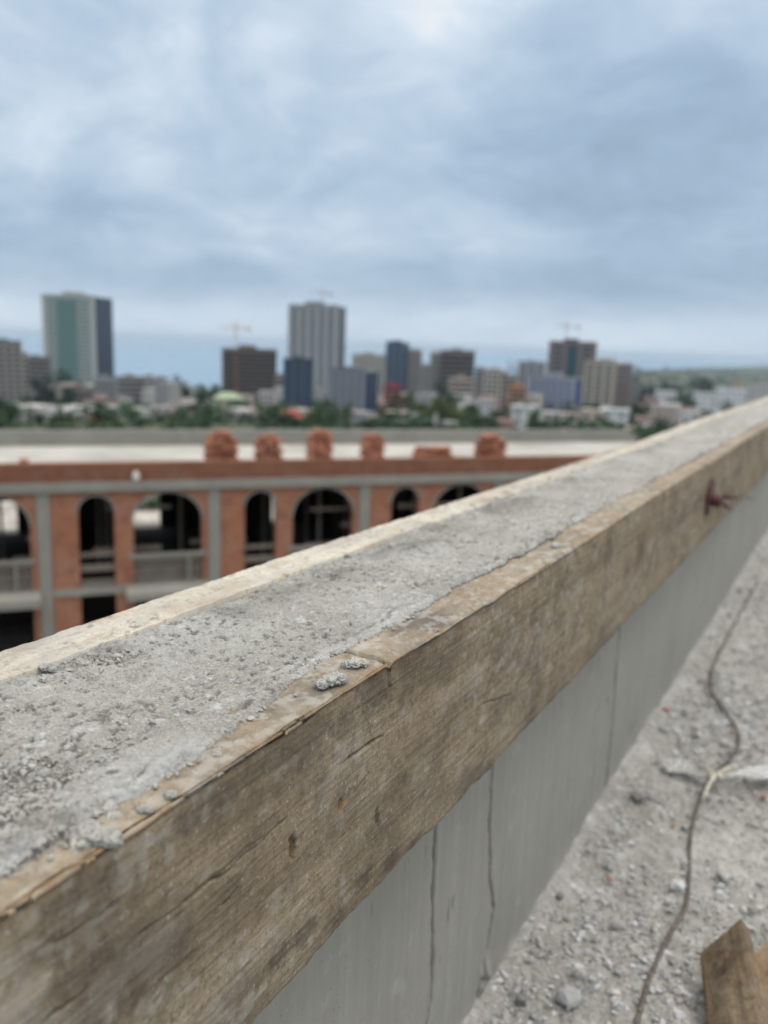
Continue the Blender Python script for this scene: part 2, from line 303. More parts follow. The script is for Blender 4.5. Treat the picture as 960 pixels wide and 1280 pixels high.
# ================================================================== THE PARAPET
E_Y = np.array([0, .214, .254, .277, .289, .319, .347, .431, .478, .512, .579, .689, .762, .804, 1.0, 1.136, 1.6, 2.4, 12])
E_X = np.array([-.315, -.3155, -.317, -.320, -.3195, -.3195, -.321, -.333, -.344, -.346, -.345, -.341, -.348, -.347, -.343, -.347, -.348, -.345, -.347])
F_Y = np.array([0, .357, .395, .466, .559, .644, .794, .943, 1.125, 1.32, 1.7, 2.5, 12]); F_X = np.array([-.519, -.519, -.514, -.514, -.510, -.512, -.514, -.510, -.508, -.506, -.504, -.505, -.508])
YS = seg((-.6, .12, .03), (.12, .95, .0018), (.95, 1.5, .0035), (1.5, 2.6, .009), (2.6, WALL_END, .05))
wall = empty('parapet_wall', (XW, 0, 0), 0, 'low grey concrete parapet with rough sandy top running away along the roof', 'parapet')
def build_concrete_top():
    m = 170
    y = YS[:, None]; s = np.concatenate([[0, 0, 0], np.linspace(0, 1, m - 6), [1, 1, 1]])[None, :]
    rag = (fbm(YS * 40, YS * 0, 31, 4, .6) - .5) * .011 + (fbm(YS * 200, YS * 0 + 3, 32, 3) - .5) * .005
    en = np.interp(YS, E_Y, E_X) + rag; ef = np.interp(YS, F_Y, F_X) + (fbm(YS * 45, YS * 0 + 9, 33, 4, .6) - .5) * .012
    X = en[:, None] * (1 - s) + ef[:, None] * s; Y = y + 0 * s
    rough = np.clip(1.2 - (Y - .2) / .15, 0, 1) * np.clip(1.1 - np.abs(X + .33) / .10, 0, 1) + .8 * np.exp(-((Y - .42) / .05) ** 2 - ((X + .49) / .022) ** 2)
    rough = np.clip(rough, 0, 1) + .35 * np.exp(-((X - ef[:, None]) / .014) ** 2) * sst(.45, .6, vn(Y * 14, Y * 0, 77))
    low = (fbm(X * 11, Y * 9, 41, 3) - .5) * .008; mid = (fbm(X * 90, Y * 70, 42, 4, .65) - .5) * .0026; gr = (fbm(X * 240, Y * 210, 43, 2, .6) - .5) * .0034
    pn = fbm(X * 190, Y * 165, 44, 3, .55); pit = -.0022 * sst(.66, .72, pn) * (.35 + sst(.4, .6, fbm(X * 16, Y * 16, 45, 3)))
    cr = np.abs(fbm(X * 42, Y * 42, 46, 4, .6) - .5) * 2; crumb = ((fbm(X * 150, Y * 150, 47, 4, .7) - .45) * .011 + (.4 - cr) * .004 + (fbm(X * 34, Y * 34, 48, 3) - .45) * .020) * rough
    crumb -= .0035 * np.exp(-((fbm(X * 52, Y * 52, 146, 4, .62) - .5) / .022) ** 2) * rough
    Z = TOP + .002 + low + mid + gr + pit + crumb
    Z = np.where(X > XW - .004, np.maximum(Z, TOP + .0032 + .0025 * (fbm(X * 240, Y * 210, 43, 2, .6) - .4)), Z)
    # the torn-out hollow at the near end and the cracked lip along the near board
    hol = np.exp(-((X + .365 + .35 * (Y - .25)) / .013) ** 2 - ((Y - .245) / .035) ** 2); Z -= .030 * hol * (.6 + .8 * vn(X * 160, Y * 160, 50))
    Z -= .004 * np.exp(-((X - en[:, None] + .016 + .012 * (vn(Y * 24, Y * 0, 51) - .5)) / .0018) ** 2) * sst(.45, .6, vn(Y * 11, Y * 0, 52))
    Z += .005 * np.exp(-((X - en[:, None] + .008) / .008) ** 2) * sst(.35, .7, vn(Y * 30, Y * 0, 53))
    lip = .0035 + .004 * vn(Y * 60, Y * 0, 54)
    Z = np.where(s >= 0, np.maximum(Z, TOP - .03), Z)
    edge = np.minimum(1, (X - ef[:, None]) / .006); edn = np.clip((en[:, None] - X) / .006, 0, 1); Z = np.where(edn < 1, np.minimum(Z, TOP + .0012 + (Z - TOP) * edn ** .6), Z)
    k = np.arange(m)[None, :] + 0 * y.astype(int)
    Z = np.where(k == 2, TOP + .0015, Z); Z = np.where(k == 1, TOP - .004, Z); Z = np.where(k == 0, TOP - .02, Z); Z = np.where(k == m - 2, TOP - .006, Z); Z = np.where(k == m - 1, TOP - .03, Z)
    pale = np.clip(rough * .75 * sst(.35, .65, fbm(X * 36, Y * 36, 55, 4)), 0, .8) + .35 * np.exp(-((X - en[:, None]) / .022) ** 2) * sst(.4, .7, vn(Y * 12, X * 12, 56))
    pale += .25 * sst(.5, .75, fbm(X * 9, Y * 6, 57, 4)); pale += .75 * sst(.66, .73, fbm(X * 210, Y * 190, 157, 3, .55)) * (.3 + sst(.4, .6, vn(X * 25, Y * 20, 158)))
    dark = .8 * sst(.67, .72, pn) * (.35 + .65 * sst(.35, .6, fbm(X * 16, Y * 16, 45, 3))) + .5 * sst(.55, .75, fbm(X * 13, Y * 10, 58, 4)) * np.exp(-((X + .485) / .03) ** 2)
    o = mesh_np('concrete_top', np.stack([X, Y, Z], -1).reshape(-1, 3), grid_faces(len(YS), m, True), MC, None, True, {'pale': np.clip(pale, 0, 1), 'dark': np.clip(dark, 0, 1)})
    o.parent = wall; o.matrix_parent_inverse = Matrix.Translation((-XW, 0, 0)); return o
build_concrete_top()
def under(o, root):                              # parent a mesh built in world coordinates
    o.parent = root; o.matrix_parent_inverse = (Matrix.Translation(root.location) @ root.rotation_euler.to_matrix().to_4x4()).inverted(); return o
under(MB().box((XC - .001, -.6, -.02), (XW - .012, WALL_END, TOP - .035)).build('concrete_core', MGC), wall)
def build_face():
    ys = seg((-.6, .5, .06), (.5, 1.08, .0016), (1.08, 1.5, .006), (1.5, 1.66, .0025), (1.66, 4, .03), (4, WALL_END, .2)); zs = seg((-.03, BOT - .004, .004), (BOT - .004, TOP - .03, .04))
    Y, Z = np.meshgrid(ys, zs, indexing='ij')
    X = XW + (fbm(Y * 4, Z * 2, 61, 3) - .5) * .006 + (fbm(Y * 60, Z * 3, 62, 3) - .5) * .0012 + (fbm(Y * 90, Z * 90, 63, 3) - .5) * .0007
    stain = np.zeros_like(X); dust = np.zeros_like(X)
    zz = CAMZ - np.array([.45, .533, .62, .683, .70, .766, .80, .869, .90])
    for yk, w0, dep in ((np.array([.931, .934, .940, .951, .953, .977, .968, .938, .93]), .0019, .010), (np.array([.768, .770, .773, .778, .782, .781, .772, .764, .762]), .0018, .009), (np.array([1.572, 1.575, 1.578, 1.585, 1.588, 1.59, 1.59, 1.588, 1.58]), .003, .006)):
        yc = np.interp(-Z, -zz, yk) + (vn(Z * 90, Z * 0, 64) - .5) * .004 + (vn(Z * 350, Z * 0, 65) - .5) * .0018; w = w0 * (.55 + 1.1 * vn(Z * 40, Z * 0 + yk[0] * 9, 66))
        g = np.exp(-((Y - yc) / w) ** 2); X -= dep * g; X += .0012 * np.exp(-((Y - yc - .008) / .008) ** 2); stain = np.maximum(stain, g * .9)
    for ya, za, yb, zb in ((.75, CAMZ - .80, .95, CAMZ - .675), (.62, CAMZ - .80, .85, CAMZ - .69), (.80, CAMZ - .84, 1.04, CAMZ - .60)):   # trowel scratches
        t = (Y - ya) / (yb - ya); zl = za + (zb - za) * t; g = np.exp(-((Z - zl) / .0022) ** 2) * ((t > 0) & (t < 1)) * .8 * (.4 + vn(Y * 40, Z * 0, 68)); X -= .0012 * g; dust = np.maximum(dust, .25 * g)
    b = np.exp(-((Y - .955) / .018) ** 2 - ((Z - .03) / .02) ** 2); X += .012 * b * (vn(Y * 120, Z * 120, 69)); X += .007 * np.exp(-(Z + .003) / .006) * fbm(Y * 30, Y * 0, 70)
    dust = np.maximum(dust, .6 * np.exp(-Z / .02) * sst(.3, .6, fbm(Y * 30, Z * 30, 71)))
    stain = np.maximum(stain, .5 * sst(.93, .97, vn(Y * 55, Z * 18, 72)) * sst(.5, .8, vn(Y * 300, Z * 80, 73)))
    o = mesh_np('wall_face', np.stack([X, Y, Z], -1).reshape(-1, 3), grid_faces(len(ys), len(zs), True), MP, None, True, {'stain': np.clip(stain, 0, 1), 'dust': np.clip(dust, 0, 1)}); under(o, wall)
build_face()
# ------------------------------------------------------------------ the two formwork boards
def board_mesh(name, mat, x_in, x_out, z0, z1, ny, fn, face_near=True):
    """Closed plank along +Y: cross-section ring swept along ny; fn(x, y, z, side) gives the displacement and the marks."""
    top = np.linspace(x_in, x_out, 34); side = np.linspace(z1, z0, 184)
    ring = [(x, z1) for x in top] + [(x_out, z) for z in side[1:]] + [(x, z0) for x in np.linspace(x_out, x_in, 8)[1:]] + [(x_in, z) for z in np.linspace(z0, z1, 14)[1:-1]]
    rg = np.array(ring); nor = np.zeros_like(rg); nt = len(top)
    nor[:nt, 1] = 1; nor[nt:nt + 183, 0] = 1; nor[nt + 183:nt + 190, 1] = -1; nor[nt + 190:, 0] = -1
    if x_out < x_in: nor[:, 0] *= -1
    Y = np.repeat(ny[:, None], len(rg), 1); X = np.repeat(rg[None, :, 0], len(ny), 0); Z = np.repeat(rg[None, :, 1], len(ny), 0)
    if x_out > x_in: X = X + .006 * (1 - sst(.18, .58, Y)) * (X - x_in) / (x_out - x_in)        # the board bows out towards the near end
    d, att, dz = fn(X, Y, Z, nor); P = np.stack([X + d * nor[None, :, 0], Y, Z + d * nor[None, :, 1] + dz], -1)
    n, k = X.shape; i = np.arange(n * k).reshape(n, k); j = np.roll(i, -1, 1); q = np.stack([i[:-1], i[1:], j[1:], j[:-1]], -1).reshape(-1, 4)
    return mesh_np(name, P.reshape(-1, 3), q[:, ::-1] if x_out > x_in else q, mat, None, True, att)
def px_board(px, py): p = on_x(px, py, XB); return p[1], p[2]
def near_fn(X, Y, Z, nor):
    side = (np.abs(nor[None, :, 0]) > .5) & (X > XB - .01); topf = nor[None, :, 1] > .5
    fx = np.where(side, Z * 26, X * 26 + 50)
    d = (fbm(fx * 1.2, Y * 1.5, 81, 4) - .5) * .0035 + (fbm(fx * 12, Y * 3, 82, 4, .6) - .5) * .0008 + (fbm(fx * 18, Y * 90, 83, 3) - .5) * .0007
    stain = np.zeros_like(X); dust = np.zeros_like(X); warm = np.zeros_like(X)
    XE = XB + .006 * (1 - sst(.18, .58, Y)); ed = np.abs(X - XE) + np.abs(Z - TOP)
    d -= .0032 * np.exp(-ed / .0035) * (.5 + 1.3 * fbm(Y * 26, Y * 0, 84, 4)); eb = np.abs(X - XE) + np.abs(Z - BOT); d -= .006 * np.exp(-eb / .004) * fbm(Y * 35, Y * 0, 85, 4)
    warm = np.maximum(warm, .55 * np.exp(-ed / .0035) * sst(.45, .7, fbm(Y * 18, fx * .2, 86, 4)))
    def line(p, q, w, dep, st):
        nonlocal d, stain
        (ya, za), (yb, zb) = px_board(*p), px_board(*q); t = (Y - ya) / (yb - ya); zl = za + (zb - za) * t + (vn(Y * 60, Y * 0, 87) - .5) * .003 + (vn(Y * 260, Y * 0, 187) - .5) * .0012
        g = np.exp(-((Z - zl) / (w * .62 * (.5 + 1.0 * vn(Y * 70, Y * 0, 88)))) ** 2) * ((t > 0) & (t < 1)) * side * np.clip(np.minimum(t, 1 - t) * 8, 0, 1); d = d - 1.3 * dep * g; stain = np.maximum(stain, min(1, st * 1.3) * g)
    for a in (((213, 1134), (290, 1078), .0013, .004, .75), ((287, 1081), (357, 1021), .0010, .003, .6), ((160, 1170), (215, 1133), .0011, .0015, .3), ((272, 1127), (292, 1108), .0013, .003, .7), ((46, 1272), (106, 1225), .0012, .004, .75), ((428, 954), (482, 918), .0013, .003, .65), ((440, 993), (462, 966), .001, .002, .4),
              ((545, 925), (553, 895), .0012, .002, .55), ((600, 882), (640, 868), .0012, .002, .5), ((655, 858), (700, 815), .0012, .002, .4), ((520, 1010), (600, 925), .0009, .001, .2), ((760, 705), (800, 670), .0015, .002, .5), ((180, 1235), (240, 1185), .001, .0015, .35), ((240, 1110), (330, 1040), .001, .0012, .3), ((30, 1195), (150, 1120), .001, .0012, .3)): line(*a)
    def spot(p, ry, rz, amt, arr, dep=0.0, ang=0.0, frq=220):
        nonlocal d
        y0, z0 = px_board(*p); a, b = Y - y0, Z - z0; a, b = a * math.cos(ang) + b * math.sin(ang), -a * math.sin(ang) + b * math.cos(ang)
        rr = np.sqrt((a / ry) ** 2 + (b / rz) ** 2) + (fbm(Y * frq, Z * frq, 89, 3) - .5) * 1.1; g = (1 - sst(.55, 1.15, rr)) * side; arr[:] = np.maximum(arr, amt * g); d = d - dep * g
    spot((362, 1058), .0045, .0105, 1.0, stain, .002); spot((362, 1060), .0030, .0085, 1.0, warm, .004); spot((360, 1064), .0012, .0035, .9, stain, .003); spot((424, 1006), .0035, .006, .8, stain, .003); spot((427, 1009), .005, .006, .45, warm)
    spot((472, 1021), .006, .008, .75, stain); spot((468, 864), .030, .020, .55, stain, 0, -.3); spot((430, 905), .022, .014, .35, stain); spot((330, 955), .03, .010, .3, stain); spot((255, 1010), .03, .009, .3, stain); spot((400, 985), .012, .02, .22, stain); spot((560, 845), .02, .014, .3, stain); spot((640, 790), .018, .02, .25, stain); spot((700, 735), .02, .03, .3, stain); spot((800, 690), .03, .02, .35, stain); spot((505, 860), .006, .026, .35, stain)
    for p in ((490, 1075), (455, 1098), (380, 1165), (345, 1195), (415, 1150), (520, 1055), (585, 985), (610, 960)): spot(p, .018, .010, .45, stain, 0, 0, 420)
    for p in ((145, 1095), (172, 1088), (205, 1067), (250, 1020), (95, 1130)): spot(p, .005, .006, .3, dust, -.0004)
    for p in ((145, 1095),): spot(p, .012, .010, .16, dust)
    for p in ((185, 1180), (290, 1230), (265, 1250), (330, 1180), (120, 1240), (590, 850), (640, 800), (560, 870), (720, 740)): spot(p, .026, .014, .13, dust, 0, 0, 190)
    spot((130, 1222), .010, .008, .5, stain); spot((6, 1270), .020, .020, .3, dust); spot((40, 1190), .012, .008, .45, stain)
    dust = np.maximum(dust, .30 * sst(.58, .75, fbm(Y * 90, Z * 110, 91, 4)) * side * sst(.4, .6, fbm(Y * 5, Z * 7, 92, 3))); stain = np.maximum(stain, .38 * sst(.58, .74, fbm(Y * 12, fx * .7, 93, 5, .6)))
    # weathered, partly broken top
    brk = sst(.50, .62, fbm(Y * 10, X * 30, 94, 4)) * topf * sst(.62, .70, Y); d = d - .0040 * brk * fbm(Y * 60, X * 120, 95, 3)
    dust = np.maximum(dust, topf * (.42 * sst(.48, .72, fbm(Y * 70, X * 110, 96, 4, .6)) + .12)); stain = np.maximum(stain, topf * .75 * np.exp(-((Y - .66) / .05) ** 2) * sst(.35, .6, fbm(Y * 24, X * 60, 97, 4)))
    warm = np.maximum(warm, topf * .16 * sst(.5, .7, fbm(Y * 14, X * 40, 98, 3)) * sst(.7, .8, Y)); warm = np.maximum(warm, topf * .06 * (1 - sst(.28, .40, Y)))
    # the split across the top and down the face
    yj = .553 + .05 * (X - XB) + .004 * (vn(Z * 120, X * 120, 99) - .5); g = np.exp(-((Y - yj) / .0016) ** 2) * np.where(side, np.clip(1 - (TOP - Z) / .05, 0, 1), topf * 1.0); d = d - .005 * g; stain = np.maximum(stain, .7 * g)
    dz = .0010 * (Y > yj) * topf + .0015 * np.sin(Y * 5)
    return d, {'stain': np.clip(stain, 0, 1), 'dust': np.clip(dust, 0, 1), 'warm': np.clip(warm, 0, 1)}, dz * np.clip((Z - BOT) / (TOP - BOT), 0, 1)
YB = seg((-.5, .15, .03), (.15, 1.15, .0018), (1.15, 1.8, .005), (1.8, 3, .015), (3, WALL_END - .4, .08))
nb = board_mesh('formwork_board', MW, XW + .006, XB, BOT, TOP, YB, near_fn); tag(nb, 'weathered brown formwork plank fixed to the roof side of the parapet, stained and cracked', 'board', 'formwork boards on the parapet')
def far_fn(X, Y, Z, nor):
    topf = nor[None, :, 1] > .5; d = (fbm(X * 60, Y * 2.5, 101, 4) - .5) * .003 + (fbm(X * 250, Y * 200, 102, 3) - .5) * .0012 + (fbm(X * 70, Y * 70, 103, 3) - .5) * .002
    ed = np.abs(X - XF) + np.abs(Z - TOP); d -= .005 * np.exp(-ed / .006) * fbm(Y * 24, Y * 0, 104, 4)
    dust = topf * .5 * sst(.45, .7, fbm(X * 50, Y * 20, 105, 4)); stain = topf * (.5 * sst(.72, .8, fbm(X * 160, Y * 120, 106, 3)) + .18 * sst(.5, .7, fbm(X * 60, Y * 7, 107, 3)))
    warm = topf * .22 * sst(.58, .72, fbm(X * 70, Y * 22, 108, 4))
    return d, {'stain': stain, 'dust': dust, 'warm': warm}, 0.004 * np.sin(Y * 2.2) * topf
YB2 = seg((-.5, .3, .05), (.3, 1.5, .003), (1.5, 3, .012), (3, WALL_END - .4, .08))
fb = board_mesh('formwork_board', MWF, XC + .004, XF - .008, BOT, TOP + .002, YB2, far_fn); tag(fb, 'pale cement-dusted formwork plank along the outer edge of the parapet top', 'board', 'formwork boards on the parapet')
# ------------------------------------------------------------------ mortar lumps, crumbs
def lump_mesh(name, seeds, mat, amp=.46, sub=4, fr=1.0):
    bm = bmesh.new()
    for (x, y, z, r) in seeds:
        b = bmesh.ops.create_icosphere(bm, subdivisions=sub, radius=1)['verts']; co = np.array([v.co[:] for v in b]); s = rng.integers(1, 999)
        n1 = fbm(co[:, 0] * 2.1 * fr + co[:, 2] * 1.3 + 9, co[:, 1] * 2.1 * fr - co[:, 2] * 1.7 + 9, int(s), 4, .6) + .9 * fbm(co[:, 0] * 5 + co[:, 2] * 4, co[:, 1] * 5 - co[:, 2] * 4, int(s) + 5, 4, .7) + .5 * fbm(co[:, 0] * 13 + co[:, 2] * 11, co[:, 1] * 13 - co[:, 2] * 11, int(s) + 9, 3, .7) - 1.2
        for v, k in zip(b, n1): q = v.co * (1 + amp * 2.2 * k); v.co = Vector((x + q.x * r, y + q.y * r, max(-.001, z + q.z * r * .6)))
    me = bpy.data.meshes.new(name); bm.to_mesh(me); bm.free()
    for p in me.polygons: p.use_smooth = True
    me.materials.append(mat); return me
def mortar(px, py, z, seeds, label, grp='mortar droppings on the parapet'):
    p = on_z(px, py, z); o = inst('mortar_lump', lump_mesh('mortar_lump', seeds, MLP), None, (p[0], p[1], z)); return tag(o, label, 'mortar', grp)
k = .001
mortar(112, 1050, TOP - .001, [(-10 * k, -4 * k, 2 * k, 6 * k), (-3 * k, -2 * k, 3 * k, 7 * k), (5 * k, 1 * k, 3 * k, 6.5 * k), (11 * k, 4 * k, 2 * k, 5 * k), (2 * k, -7 * k, 2 * k, 5 * k), (-6 * k, 5 * k, 2 * k, 5 * k), (4 * k, 7 * k, 2 * k, 4 * k), (-13 * k, 2 * k, 1 * k, 3.5 * k)], 'largest crumbly mortar lump on the brown plank, near the torn end of the concrete')
mortar(420, 853, TOP + .001, [(-3 * k, -15 * k, 3 * k, 5 * k), (-1 * k, -8 * k, 4 * k, 5.5 * k), (2 * k, -1 * k, 4 * k, 6 * k), (1 * k, 5 * k, 2 * k, 4 * k)], 'long pale mortar lump on the brown plank just before its crosswise split')
mortar(441, 833, TOP + .001, [(-3 * k, -3 * k, 2 * k, 5 * k), (2 * k, 0, 3 * k, 5.5 * k), (5 * k, 6 * k, 2 * k, 4.5 * k), (-2 * k, 6 * k, 2 * k, 4 * k)], 'flat pale mortar lump touching the crosswise split of the brown plank')
mortar(180, 1013, TOP + .001, [(0, 0, 1 * k, 3.2 * k), (2 * k, 1 * k, 0, 2.2 * k)], 'small round mortar crumb on the brown plank, nearer of two close together')
mortar(212, 995, TOP + .001, [(0, 0, 1 * k, 3.3 * k), (-3 * k, 0, 0, 2 * k)], 'small mortar crumb on the brown plank, farther of two close together')
mortar(272, 944, TOP + .001, [(0, 0, 0, 2.6 * k)], 'tiny dark mortar crumb alone on the brown plank')
mortar(136, 1014, TOP + .001, [(0, 0, 1 * k, 5 * k), (6 * k, -2 * k, 0, 3.5 * k), (-5 * k, 3 * k, 0, 3 * k)], 'flattened grey mortar lump where the concrete edge meets the brown plank')
mortar(694, 684, TOP, [(0, 0, 2 * k, 5 * k), (4 * k, 5 * k, 1 * k, 4 * k)], 'grey mortar bit on the splintered far stretch of the brown plank')
for (px, py, r, lb) in ((40, 822, 5, 'dark mortar crumb on the pale outer plank, nearest to its near end'), (57, 836, 6.5, 'flat dark mortar lump where the pale outer plank meets the concrete'), (478, 664, 5, 'pointed mortar crumb standing up on the rim of the pale outer plank'), (437, 683, 5, 'low mortar crumb on the pale outer plank just before the pointed one'), (462, 674, 6, 'wide mortar crumb on the pale outer plank close to the pointed one'), (432, 695, 6, 'curled mortar crumb on the inner edge of the pale outer plank'), (590, 632, 5, 'mortar crumb on the far stretch of the pale outer plank')):
    mortar(px, py, TOP + .003, [(0, 0, .2 * r * k, r * k * .62), (r * .7 * k, r * .3 * k, 0, r * .45 * k), (-r * .5 * k, r * .6 * k, 0, r * .4 * k)], lb)
def hull(nv, fl, seed):
    g = np.random.default_rng(seed); bm = bmesh.new()
    for _ in range(nv):
        v = g.normal(size=3); v /= np.linalg.norm(v); v *= g.uniform(.75, 1); v[2] *= fl; v[0] *= g.uniform(.9, 1.1); bm.verts.new(v)
    r = bmesh.ops.convex_hull(bm, input=bm.verts[:]); bmesh.ops.delete(bm, geom=[e for e in r['geom_interior'] if isinstance(e, bmesh.types.BMVert)], context='VERTS')
    bmesh.ops.triangulate(bm, faces=bm.faces[:]); bm.verts.index_update(); V = np.array([v.co[:] for v in bm.verts]); F = np.array([[v.index for v in f.verts] for f in bm.faces]); bm.free(); return V, F
HUL = [hull(int(10 + i % 6), .55 + .07 * (i % 5), 100 + i) for i in range(12)]
def scatter(name, pos, size, mat, smooth=False, lift=.2):
    V, F, b = [], [], 0
    for p, s in zip(pos, size):
        v, f = HUL[rng.integers(len(HUL))]; a = rng.uniform(0, 6.28); c, n = math.cos(a), math.sin(a); w = v.copy(); w[:, 0], w[:, 1] = v[:, 0] * c - v[:, 1] * n, v[:, 0] * n + v[:, 1] * c
        V.append(w * s * np.array([1, rng.uniform(.6, 1), rng.uniform(.6, 1.1)]) + np.array([p[0], p[1], p[2] + s * lift])); F.append(f + b); b += len(v)
    return mesh_np(name, np.concatenate(V), np.concatenate(F), mat, None, smooth)
def crumbs():
    P, Z = [], []
    for _ in range(2600):
        y = .2 + 1.8 * rng.random() ** 1.6; w = rng.random()
        if w < .34: x = np.interp(y, E_Y, E_X) + rng.normal(-.004, .006)
        elif w < .58: x = np.interp(y, F_Y, F_X) + rng.normal(-.006, .009)
        elif w < .72 and y < .5: x = rng.uniform(-.42, -.325)
        else: x = rng.uniform(-.50, -.34)
        if x > XB - .004 or x < XF: continue
        P.append((x, y, TOP + .0025)); Z.append(min(.0042, .0007 * math.exp(abs(rng.normal()) * .62)))
    for _ in range(3000):                        # the granular, badly compacted near end
        y = .19 + abs(rng.normal(0, .07)); x = np.interp(y, E_Y, E_X) - abs(rng.normal(0, .045)) - .002
        if rng.random() < .10: y, x = rng.normal(.42, .03), rng.normal(-.492, .012)
        if x < XF + .03: continue
        P.append((x, y, TOP + .0015 + .016 * max(0, float(fbm(np.array(x * 34), np.array(y * 34), 48, 3)) - .45) * (1 if y < .3 else 0))); Z.append(min(.0042, .00085 * math.exp(abs(rng.normal()) * .6)))
    o = scatter('mortar_crumbs', P, Z, MLP, lift=.15); tag(o, kind='stuff', label='loose mortar crumbs strewn along the parapet top')
crumbs()
# ------------------------------------------------------------------ rubble on the roof floor
def build_gravel():
    P, Z = [], []
    while len(P) < 15000:
        y = .85 + 4.6 * rng.random() ** 1.7; x = rng.uniform(-.36, .05 + .12 * y)
        dn = .10 + 1.2 * sst(.42, .62, fbm(np.array(x * 6), np.array(y * 6), 120, 3)) + .8 * math.exp(-((x + .16) / .08) ** 2 - ((y - 1.2) / .14) ** 2) + .4 * math.exp(-(x - XW) / .03)
        if rng.random() > dn: continue
        P.append((x, y, (fbm(np.array(x * 7), np.array(y * 7), 21, 3) - .5) * .022 - .003)); Z.append(min(.0095, .0017 * math.exp(abs(rng.normal()) * .75)) * (1 if y < 1.9 else 1.5))
    h = len(P); idx = rng.random(h)
    for lo, hi, nm, mt in ((0, .55, 'gravel', MST), (.55, .95, 'gravel', MSW), (.95, 1, 'gravel', MSD)):
        s = [i for i in range(h) if lo <= idx[i] < hi]; tag(scatter(nm, [P[i] for i in s], [Z[i] for i in s], mt), kind='stuff', label='fine grey rubble strewn over the roof floor')
build_gravel()
def rock(px, py, wpx, name, mat, label, group, fl=.6, seed=0, nv=22, asp=1.0):
    p = on_z(px, py, .004); dist = np.linalg.norm(p - EYE); r = wpx / 2 * dist / FPX
    v, f = hull(nv, fl, 500 + seed); me_ = bpy.data.meshes.new(name); me_.from_pydata([tuple(q * r * np.array([1, asp, 1])) for q in v], [], [tuple(t) for t in f])
    bm = bmesh.new(); bm.from_mesh(me_); bmesh.ops.bevel(bm, geom=bm.edges[:], offset=r * .10, segments=2, affect='EDGES'); bmesh.ops.triangulate(bm, faces=bm.faces[:]); bmesh.ops.subdivide_edges(bm, edges=bm.edges[:], cuts=1)
    co = np.array([q.co[:] for q in bm.verts]); kk = 3.2 / r; nn = fbm(co[:, 0] * kk + co[:, 2] * kk * .7 + 50, co[:, 1] * kk - co[:, 2] * kk * .8 + 50, seed, 3) - .5
    for q, n_ in zip(bm.verts, nn): q.co *= 1 + .14 * n_
    bm.to_mesh(me_); bm.free(); me_.materials.append(mat)
    o = inst(name, me_, None, (p[0], p[1], r * fl * .55), (rng.uniform(-.15, .15), rng.uniform(-.15, .15), seed * 1.3)); return tag(o, label, 'stone' if name == 'stone' else 'brick chip', group)
GS = 'loose stones on the roof floor'
for i, (px, py, w, m_, lb) in enumerate([
    (847, 1107, 25, MSW, 'bluish white stone touching the wire rope on its wall side'), (853, 1092, 10, MSW, 'small grey pebble just behind the bluish white stone by the wire rope'),
    (711, 1249, 34, MST, 'largest dark grey stone at the bottom of the roof floor, left of the rope'), (723, 1219, 23, MST, 'rounded grey stone just behind the largest dark stone'),
    (775, 1210, 14, MST, 'small grey stone left of the pale angular one beside the rope'), (797, 1211, 15, MSW, 'pale angular stone close beside the wire rope on its left'),
    (817, 1231, 15, MST, 'grey stone tucked against the right side of the rope end'), (839, 1255, 16, MSW, 'pale upright stone between the two orange brick chips'), (849, 1268, 20, MSW, 'pale wedge-shaped stone below the two orange brick chips'),
    (773, 1156, 20, MST, 'grey stone alone in the middle of the floor between wall and rope'), (798, 997, 24, MSD, 'dark flat stone near the wall foot, before the tied plastic strip'), (857, 1033, 11, MSW, 'pale pebble beside the rope halfway to the plastic knot'),
    (701, 1119, 13, MSD, 'dark round stone close to the wall foot'), (906, 1097, 24, MST, 'low flat grey stone right of the rope, beyond the planks'), (940, 1138, 12, MSD, 'dark pebble just beyond the end of the brown plank'),
    (832, 1218, 18, MST, 'grey stone right of the rope, before the plank end'), (774, 1258, 17, MSW, 'pale stone near the frame bottom just left of the rope'), (820, 1190, 13, MST, 'small grey stone on the right of the rope, behind the plank end'),
    (652, 1249, 18, MSD, 'thin dark sliver of stone between the wall crack and the largest stone'), (745, 1232, 10, MSW, 'pale pebble between the largest stone and the small grey stone'), (858, 1222, 16, MST, 'pale grey stone in the gap between the rope and the brown plank')]):
    rock(px, py, w * 1.05, 'stone', m_, lb, GS, .62 if w < 30 else .75, i + 1, 16 + (i % 3) * 4, .85)
for i, (px, py, w, lb) in enumerate([(762, 1097, 13, 'flat red brick chip in the middle of the floor, left of the bluish stone'), (770, 1243, 12, 'orange brick chip left of the rope end'), (828, 1253, 12, 'triangular orange brick chip right of the rope end'), (849, 1252, 11, 'orange brick chip beside the upright pale stone'), (843, 1030, 8, 'tiny red brick chip beside the pale pebble halfway along the rope'), (832, 886, 13, 'orange brick chip at the wall foot beyond the plastic strip'), (953, 994, 12, 'reddish brick chip right of the tied plastic strip'), (915, 914, 10, 'faint red brick chip by the far bend of the rope'), (950, 660, 13, 'farthest red brick bit, at the distant wall foot')]):
    rock(px, py, w * 1.1, 'brick_chip', MBC, lb, 'brick chips on the roof floor', .42, 60 + i, 10, .75)
